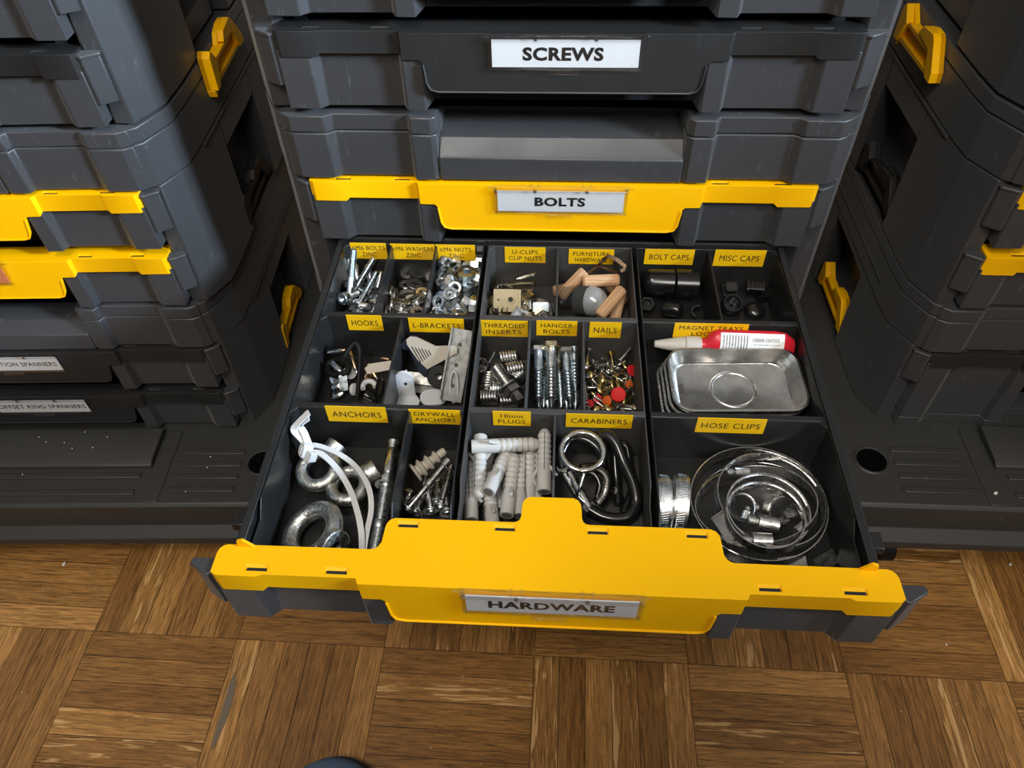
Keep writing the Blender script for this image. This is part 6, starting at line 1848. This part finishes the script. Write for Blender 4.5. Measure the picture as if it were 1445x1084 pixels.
HEAP_BOLT = [(0,-0.17168,-0.04858,-0.10402,0.559,-0.263,0.696,-0.367),(1,-0.16216,-0.027,-0.10421,0.569,0.75,0.058,-0.332),(2,-0.17936,-0.07355,-0.10436,0.111,0.335,0.679,-0.644),(0,-0.14977,-0.01042,-0.10394,0.115,0.218,-0.716,0.653),(1,-0.15898,-0.06718,-0.10427,0.493,-0.3,0.692,0.435),(2,-0.14942,-0.06645,-0.10442,0.426,-0.392,0.65,0.492),(0,-0.17867,-0.00234,-0.09666,0.447,0,0,-0.895),(1,-0.17707,-0.07946,-0.09134,0.516,0.259,-0.074,-0.813),(2,-0.17551,-0.05749,-0.10442,0.042,0.736,-0.188,-0.65),(0,-0.17163,-0.06763,-0.09352,0.254,-0.644,0.428,-0.581),(1,-0.15814,-0.04293,-0.10155,0.15,0.483,-0.444,-0.74),(2,-0.18023,-0.02039,-0.10436,0.636,0.698,-0.292,0.15),(0,-0.15658,-0.05299,-0.0943,0.432,0.297,-0.764,0.378),(1,-0.15349,-0.07227,-0.09381,0.715,0.531,-0.375,0.259),(2,-0.15625,-0.03454,-0.0976,0.688,0.1,-0.479,0.536),(0,-0.17919,-0.02882,-0.09455,0.063,0.217,-0.952,0.207),(1,-0.17443,-0.05647,-0.09446,0.46,0.133,-0.844,-0.239),(2,-0.15712,-0.01295,-0.09381,0.578,0.586,-0.403,0.401),(0,-0.16573,-0.04739,-0.09073,0.229,0.45,-0.228,0.832),(1,-0.17486,-0.01849,-0.09567,0.886,-0.012,-0.447,-0.123),(2,-0.16629,-0.07662,-0.09098,0.222,0.139,0.928,-0.266),(0,-0.16707,-0.00274,-0.09666,0.759,-0,-0,0.652),(1,-0.14948,-0.06005,-0.08537,0.255,-0.378,-0.648,-0.61),(2,-0.16758,-0.07971,-0.07922,0.582,0.461,-0.591,-0.314),(0,-0.16871,-0.03172,-0.09818,0.415,0.845,-0.257,-0.218),(1,-0.17522,-0.03844,-0.08696,0.359,-0.277,0.799,0.396)]


def row_labels(items, base, rows, where):
    """label every piece of a heap by its row (back to front) and its count from the left"""
    order = sorted(range(len(items)), key=lambda i: -items[i][2])
    per = math.ceil(len(items) / rows)
    names = ['back', 'second', 'third', 'fourth', 'fifth', 'sixth', 'seventh', 'eighth']
    out = [None] * len(items)
    for r in range(rows):
        chunk = sorted(order[r * per:(r + 1) * per], key=lambda i: items[i][1])
        rn = 'front row' if r == rows - 1 else 'back row' if r == 0 else names[r] + ' row from the back'
        for n, i in enumerate(chunk):
            out[i] = base(items[i][0]) + ', ' + ORD[n] + ' from left in the ' + rn + where
    return out


def heap(items, nm, protos, base, rows, where, cat, group):
    for t, lab in zip(items, row_labels(items, base, rows, where)):
        mw = Matrix.Translation(t[1:4]) @ Matrix.LocRotScale(None, __import__('mathutils').Quaternion(t[4:8]), None)
        inst(nm if isinstance(nm, str) else nm[t[0]], protos[t[0]], mw, lab, cat if isinstance(cat, str) else cat[t[0]], group)


heap(HEAP_WASHER, 'washer', [washer_mesh(0.0066, 0.0033, 0.0018, M['bright']), washer_mesh(0.0058, 0.0028, 0.0018, M['zinc']), washer_mesh(0.0078, 0.0034, 0.0018, M['dull'])],
     lambda k: ('steel washer', 'small zinc washer', 'wide dull washer')[k], 8, ' of washers', 'washer', 'washers in the washers bin')
heap(HEAP_NUT, 'nut', [hex_nut_mesh(0.0111, 0.0058, 0.0030, M['zinc']), hex_nut_mesh(0.0111, 0.0068, 0.0030, M['blued'], 0.0078), hex_nut_mesh(0.0111, 0.0054, 0.0030, M['zinc'], 0, 0.0014)],
     lambda k: ('zinc hex nut', 'flanged nut', 'collared nut')[k], 8, ' of nuts', 'nut', 'nuts in the nuts bin')


def shifted(parts, dz):
    for p in parts:
        p[1].transform(Matrix.Translation((0, 0, dz)))
    return parts


heap(HEAP_BOLT, 'bolt', [shifted(bolt_parts(0.022, 0.0030, 'pan', M['zinc'], 0.0), -0.008), shifted(bolt_parts(0.018, 0.0030, 'socket', M['blued'], 0.0), -0.008), shifted(bolt_parts(0.016, 0.0030, 'pan', M['bright'], 0.0), -0.008)],
     lambda k: ('short bolt', 'socket bolt', 'stubby bolt')[k], 4, ' of loose bolts', 'bolt', 'short bolts in the M6 bolts bin')


def small_clip(kind):
    m = MB()
    w = 0.0039
    pts = [(-0.0060, 0.0020), (0.0046, 0.0018), (0.0061, 0.0004), (0.0046, -0.0014), (-0.0034, -0.0016), (-0.0060, -0.0026)]
    sp = spline([(x, 0, z) for x, z in pts], 3)
    R_ = [[Vector((p.x, -w, p.z)), Vector((p.x, w, p.z)), Vector((p.x, w, p.z + 0.0006)), Vector((p.x, -w, p.z + 0.0006))] for p in sp]
    m.loft(R_)
    if kind != 1:
        m.ringlathe([(0.0016, 0.0019), (0.0024, 0.0019), (0.0024, 0.0030), (0.0016, 0.0030)], 12)
    return m.mesh('u_clip', M[('bright', 'gold', 'zinc')[kind]], 40)


heap(HEAP_CLIP, 'u_clip', [small_clip(0), small_clip(1), small_clip(2)], lambda k: ('small steel U-clip', 'small gold U-clip', 'small zinc U-clip')[k], 4, ' of the clips', 'U-clip', 'small U-clips in a heap')


def nail_mesh(L_, r, hr, hh, mat, dome=False):
    m = MB()
    if dome:
        m.lathe([(hr, -0.0002), (hr * 0.9, -hh * 0.6), (hr * 0.5, -hh * 0.95), (hr * 0.08, -hh)], 16, Matrix.Translation((0, 0, -0.008)))
    else:
        m.lathe([(hr * 0.9, -hh), (hr, -hh * 0.7), (hr, -hh * 0.2), (r, 0.0003)], 12, Matrix.Translation((0, 0, -0.008)))
    m.lathe([(r, -0.0003), (r, L_ - 0.002), (r * 0.1, L_)], 8, Matrix.Translation((0, 0, -0.008)))
    return m.mesh('nail', mat, 50)


def pin_parts():
    T_ = Matrix.Translation((0, 0, -0.002))
    m = MB()
    m.lathe([(0.0040, -0.0024), (0.0053, -0.0021), (0.0056, -0.0017), (0.0056, -0.0008), (0.0048, -0.0002), (0.0014, 0.0002)], 24, T_)
    h_ = m.mesh('pin_head', M['redpin'], 40)
    m = MB()
    m.lathe([(0.0010, 0.0), (0.0009, 0.0050), (0.00005, 0.0062)], 8, T_)
    return [('pin_head', h_), ('needle', m.mesh('needle', M['brass'], 50))]


heap([t for t in HEAP_NAIL if t[0] < 3], 'nail', [nail_mesh(0.0180, 0.0010, 0.0024, 0.0009, M['bright']), nail_mesh(0.0115, 0.0007, 0.0042, 0.0016, M['brass'], True), nail_mesh(0.0145, 0.0013, 0.0029, 0.0011, M['dull'])],
     lambda k: ('thin bright nail', 'domed brass tack', 'thick grey nail')[k], 8, ' of nails', 'nail', 'nails in the nails bin')
PINS = [((873, 557), -0.0885, (-0.15, -0.62, 0.75), 'large bright red flat headed tack at the front of the nails', 'redpin', 1.0), ((889, 524), -0.0985, (0.5, -0.4, 0.7), 'dark red tack at the right wall behind the large red tack', 'red', 0.85),
        ((832, 570), -0.0960, (-0.2, -0.6, 0.7), 'small red tack at the front left of the nails', 'redpin', 0.6), ((859, 566), -0.0935, (-0.6, -0.45, 0.6), 'orange tack touching the left of the large red tack', 'orangepin', 0.7),
        ((886, 543), -0.0965, (0.5, -0.4, 0.7), 'orange tack at the right wall in the middle of the nails', 'orangepin', 0.6), ((842, 563), -0.0975, (0.2, -0.6, 0.7), 'dark red tack half buried at the front of the nails', 'red', 0.65)]
for px, z, nrm, lab, mt, sc in PINS:
    pp = pin_parts()
    pp[0][1].materials[0] = M[mt]
    inst('tack', pp, Matrix.Translation(at(*px, z)) @ frame(-Vector(nrm)) @ Matrix.Diagonal((sc, sc, sc, 1)), lab, 'tack', 'coloured tacks among the nails')
# ------------------------------------------------------------------ floor litter and the slipper toe
def crumb(u, v, z, s, lab, mat='dust', nm='crumb'):
    m = MB()
    r2 = random.Random(int(u * 7 + v))
    rings = []
    for k in range(5):
        t = -1 + 2 * k / 4
        rr_ = math.sqrt(max(0.06, 1 - t * t * 0.96))
        rings.append([Vector((s * rr_ * math.cos(a) * r2.uniform(0.75, 1.1), s * 0.7 * rr_ * math.sin(a) * r2.uniform(0.75, 1.1), s * 0.5 * (t + 1))) for a in [2 * PI * i / 8 for i in range(8)]])
    m.loft(rings)
    inst(nm, m.mesh(nm, M[mat], 60), Matrix.Translation(at(u, v, z)) @ Matrix.Rotation(r2.uniform(0, 6), 4, 'Z'), lab, 'crumb')


crumb(91, 797, FLOOR, 0.0030, 'largest white crumb on the parquet in front of the left base')
crumb(1425, 797, FLOOR, 0.0022, 'white crumb on the parquet in front of the right base')
crumb(1335, 910, FLOOR, 0.0016, 'pale crumb on the parquet right of the drawer')
crumb(1404, 697, ZR - 0.289, 0.0026, 'beige crumb on the ribs of the right base')
m = MB()
r2 = random.Random(11)


def speck(p, s):
    m.lathe([(s * 0.5, 0), (s, s * 0.4), (s * 0.6, s * 0.9)], 6, Matrix.Translation(p))


for k in range(70):
    speck(at(r2.uniform(0, 1445), r2.uniform(790, 1084), FLOOR), r2.choice((0.0002, 0.0003, 0.0003, 0.0006)))
for u, v in ((55, 617), (91, 625), (102, 633), (131, 632), (152, 617), (65, 624), (297, 645), (293, 660), (262, 694), (120, 610), (32, 670)):
    speck(at(u, v, ZL - 0.310 if v > 636 else ZL - 0.3025), 0.0008)
o = m.build('dust_specks', M['dust'])
tag(o, 'pale dust specks scattered over the parquet and the left base', 'dust', kind='stuff')
m = MB()
pts = [(331, 951), (329, 962), (324, 985), (316, 1012), (305, 1040), (299, 1057)]
w = [0.0015, 0.0060, 0.0085, 0.0075, 0.0055, 0.002]
R_ = []
for (u, v), ww in zip(pts, w):
    p = at(u, v, FLOOR)
    R_.append([p + Vector((-ww / 2, 0, 0.0002)), p + Vector((ww / 2, 0, 0.0002)), p + Vector((ww / 2, 0, 0.0005)), p + Vector((-ww / 2, 0, 0.0005))])
m.loft(R_)
o = m.build('tape_residue', M['tape'], None)
tag(o, 'greyish strip of old tape residue on the parquet at the lower left', 'tape')

# ------------------------------------------------------------------ the photographer, crouching behind the camera; one slipper toe is in view
per = empty('person', (0.03, -0.95, FLOOR))
tag(per, 'person crouching with a phone, only one blue slipper toe in view at bottom edge', 'person')
PX = Vector(per.location)
J = {'pelvis': (0.03, -0.98, -0.12, .150, .120), 'spine': (0.02, -0.96, 0.06, .135, .105), 'chest': (0.01, -0.88, 0.23, .150, .110), 'neck0': (0.01, -0.82, 0.35, .065, .060),
     'neck1': (0.00, -0.78, 0.41, .052, .055), 'head': (-0.005, -0.745, 0.475, .078, .088), 'crown': (-0.01, -0.750, 0.545, .066, .074), 'chin': (0.0, -0.680, 0.425, .030, .028), 'nose': (0.0, -0.652, 0.475, .012, .012)}
E_ = [('pelvis', 'spine'), ('spine', 'chest'), ('chest', 'neck0'), ('neck0', 'neck1'), ('neck1', 'head'), ('head', 'crown'), ('head', 'chin'), ('head', 'nose')]
for sd, s_, fx, fy in (('l', -1, -0.19, -0.455), ('r', 1, 0.24, -0.56)):
    J['shoulder' + sd] = (0.01 + 0.165 * s_, -0.855, 0.305, .062, .058)
    J['elbow' + sd] = (0.00 + 0.235 * s_, -0.725, 0.105, .045, .043)
    J['wrist' + sd] = (0.00 + 0.125 * s_, -0.600, 0.285, .030, .024)
    J['palm' + sd] = (0.00 + 0.102 * s_, -0.565, 0.330, .034, .016)
    J['hip' + sd] = (0.03 + 0.095 * s_, -0.960, -0.130, .098, .095)
    J['knee' + sd] = (fx * 1.05, fy - 0.115, 0.060, .066, .066)
    J['calf' + sd] = (fx * 1.02, fy - 0.130, -0.150, .058, .062)
    J['ankle' + sd] = (fx, fy - 0.060, -0.365, .040, .044)
    J['ball' + sd] = (fx, fy + 0.060, -0.405, .036, .022)
    E_ += [('chest', 'shoulder' + sd), ('shoulder' + sd, 'elbow' + sd), ('elbow' + sd, 'wrist' + sd), ('wrist' + sd, 'palm' + sd), ('pelvis', 'hip' + sd), ('hip' + sd, 'knee' + sd),
           ('knee' + sd, 'calf' + sd), ('calf' + sd, 'ankle' + sd), ('ankle' + sd, 'ball' + sd)]
    for k, (dx, dz, ln) in enumerate(((-0.012, 0.020, 1.0), (-0.018, 0.006, 1.12), (-0.020, -0.010, 1.05), (-0.018, -0.025, 0.85), (-0.002, -0.030, 0.7))):
        a_, b_, c_ = 'f%da' % k + sd, 'f%db' % k + sd, 'f%dc' % k + sd
        fy_ = -0.548 if k < 4 else -0.572
        J[a_] = (s_ * (0.096 + dx * 0.4), fy_ + 0.004, 0.336 + dz, .0095, .0090)
        J[b_] = (s_ * (0.096 + dx * 1.0 - 0.018 * ln), fy_ + (0.006 if k < 4 else -0.004), 0.338 + dz * 1.1, .0088, .0082)
        J[c_] = (s_ * (0.096 + dx * 1.2 - 0.034 * ln), fy_ - (0.002 if k < 4 else 0.006), 0.339 + dz * 1.1, .0076, .0070)
        E_ += [('palm' + sd, a_), (a_, b_), (b_, c_)]
keys = list(J)
me = bpy.data.meshes.new('skeleton')
me.from_pydata([Vector(J[k][:3]) - PX for k in keys], [(keys.index(a), keys.index(b)) for a, b in E_], [])
o = bpy.data.objects.new('skeleton', me)
COL.objects.link(o)
sk = o.modifiers.new('skin', 'SKIN')
sk.use_smooth_shade = True
for i, k in enumerate(keys):
    v = me.skin_vertices[0].data[i]
    v.radius = J[k][3:5]
    v.use_root = k == 'pelvis'
sb = o.modifiers.new('sub', 'SUBSURF')
sb.levels = sb.render_levels = 2
bme = bpy.data.meshes.new_from_object(o.evaluated_get(bpy.context.evaluated_depsgraph_get()))
bpy.data.objects.remove(o)
bme.materials.clear()
for mt in (plastic('bounce_shirt', (0.62, 0.60, 0.56), 0.9), plastic('dark_trousers', (0.03, 0.035, 0.05), 0.9), plastic('skin_tone', (0.50, 0.30, 0.21), 0.5)):  # unseen shirt, made pale to bounce light onto the drawer front
    bme.materials.append(mt)
SEG = []
for a_, b_ in E_:
    cl = 2 if (b_.startswith(('palm', 'f')) or b_ in ('neck1', 'head', 'crown', 'chin', 'nose')) else 1 if b_.startswith(('hip', 'knee', 'calf', 'ankle', 'ball')) else 0
    SEG.append((Vector(J[a_][:3]), Vector(J[b_][:3]), cl, (J[a_][3] + J[b_][3]) / 2))
for p in bme.polygons:
    w = p.center + PX
    best = (9, 0)
    for q0, q1, cl, rd in SEG:
        d = q1 - q0
        t = min(1, max(0, (w - q0).dot(d) / d.length_squared))
        best = min(best, ((w - q0 - d * t).length - rd * 0.6, cl))
    p.material_index = 1 if best[1] == 0 and w.z < -0.09 else best[1]
bo_ = bpy.data.objects.new('body', bme)
COL.objects.link(bo_)
bo_.parent = per
m = MB()
m.lathe([(0.078, -0.01), (0.088, 0.015), (0.086, 0.045), (0.070, 0.080), (0.040, 0.100), (0.004, 0.106)], 24, Matrix.Translation(Vector((-0.008, -0.768, 0.500)) - PX) @ Matrix.Rotation(0.35, 4, 'X'))
m.build('hair', plastic('hair_brown', (0.05, 0.03, 0.02), 0.7, 0.6, 300), per, smooth=60)
for s_ in (-1, 1):
    m = MB()
    m.lathe([(0.001, -0.009), (0.007, -0.006), (0.009, 0.0), (0.007, 0.006), (0.001, 0.009)], 12, Matrix.Translation(Vector((0.030 * s_ - 0.003, -0.668, 0.497)) - PX))
    m.build('eye', M['white'], per, smooth=60)
    m = MB()
    m.lathe([(0.004, -0.006), (0.020, -0.004), (0.022, 0.004), (0.010, 0.008)], 14, Matrix.Translation(Vector((0.078 * s_ - 0.005, -0.750, 0.478)) - PX) @ Matrix.Rotation(PI / 2 * s_, 4, 'Y'))
    m.build('ear', bme.materials[2], per, smooth=60)
c = at(484, 1084, FLOOR) + Vector((0, -0.010, 0))
for c in (Vector((c.x, c.y, FLOOR)), Vector((0.24, -0.44, FLOOR))):
    m = MB()
    rings = []
    for k, (y, w, h) in enumerate(((0.012, 0.006, 0.012), (0.009, 0.020, 0.024), (0.002, 0.032, 0.033), (-0.014, 0.043, 0.043), (-0.045, 0.050, 0.055), (-0.085, 0.050, 0.066), (-0.12, 0.046, 0.075))):
        rings.append([Vector((w * math.cos(a), y, 0.012 + max(0.0, math.sin(a)) ** 0.8 * h if math.sin(a) > 0 else 0.012)) for a in [2 * PI * i / 24 for i in range(24)]])
    m.loft(rings)
    m.mi = 1
    sole = [(0.049 * math.cos(a), -0.035 + 0.052 * math.sin(a)) for a in [PI * i / 16 for i in range(17)]] + [(-0.046, -0.14), (-0.040, -0.235), (-0.02, -0.262), (0.02, -0.262), (0.040, -0.235), (0.046, -0.14)]
    m.prism(sole, 0.0, 0.013)
    m.xf(m.bm.verts, Matrix.Translation(c - PX))
    sl_ = m.build('slipper', [M['blue'], M['sole']], per, smooth=60)
    sl_['label'] = 'blue fabric slipper'
# the phone it is taken with, right behind the lens
m = MB()
v = m.prism(rrect(0.158, 0.077, 0.010), -0.0085, 0.0)
m.xf(v, Matrix(((RIGHT.x, -DOWN.x, FWD.x, 0), (RIGHT.y, -DOWN.y, FWD.y, 0), (RIGHT.z, -DOWN.z, FWD.z, 0), (0, 0, 0, 1))))
ph = m.build('phone', M['gloss'], None, 0.001, loc=CAM - FWD * 0.010)
tag(ph, 'black phone held in both hands of the crouching person', 'phone')
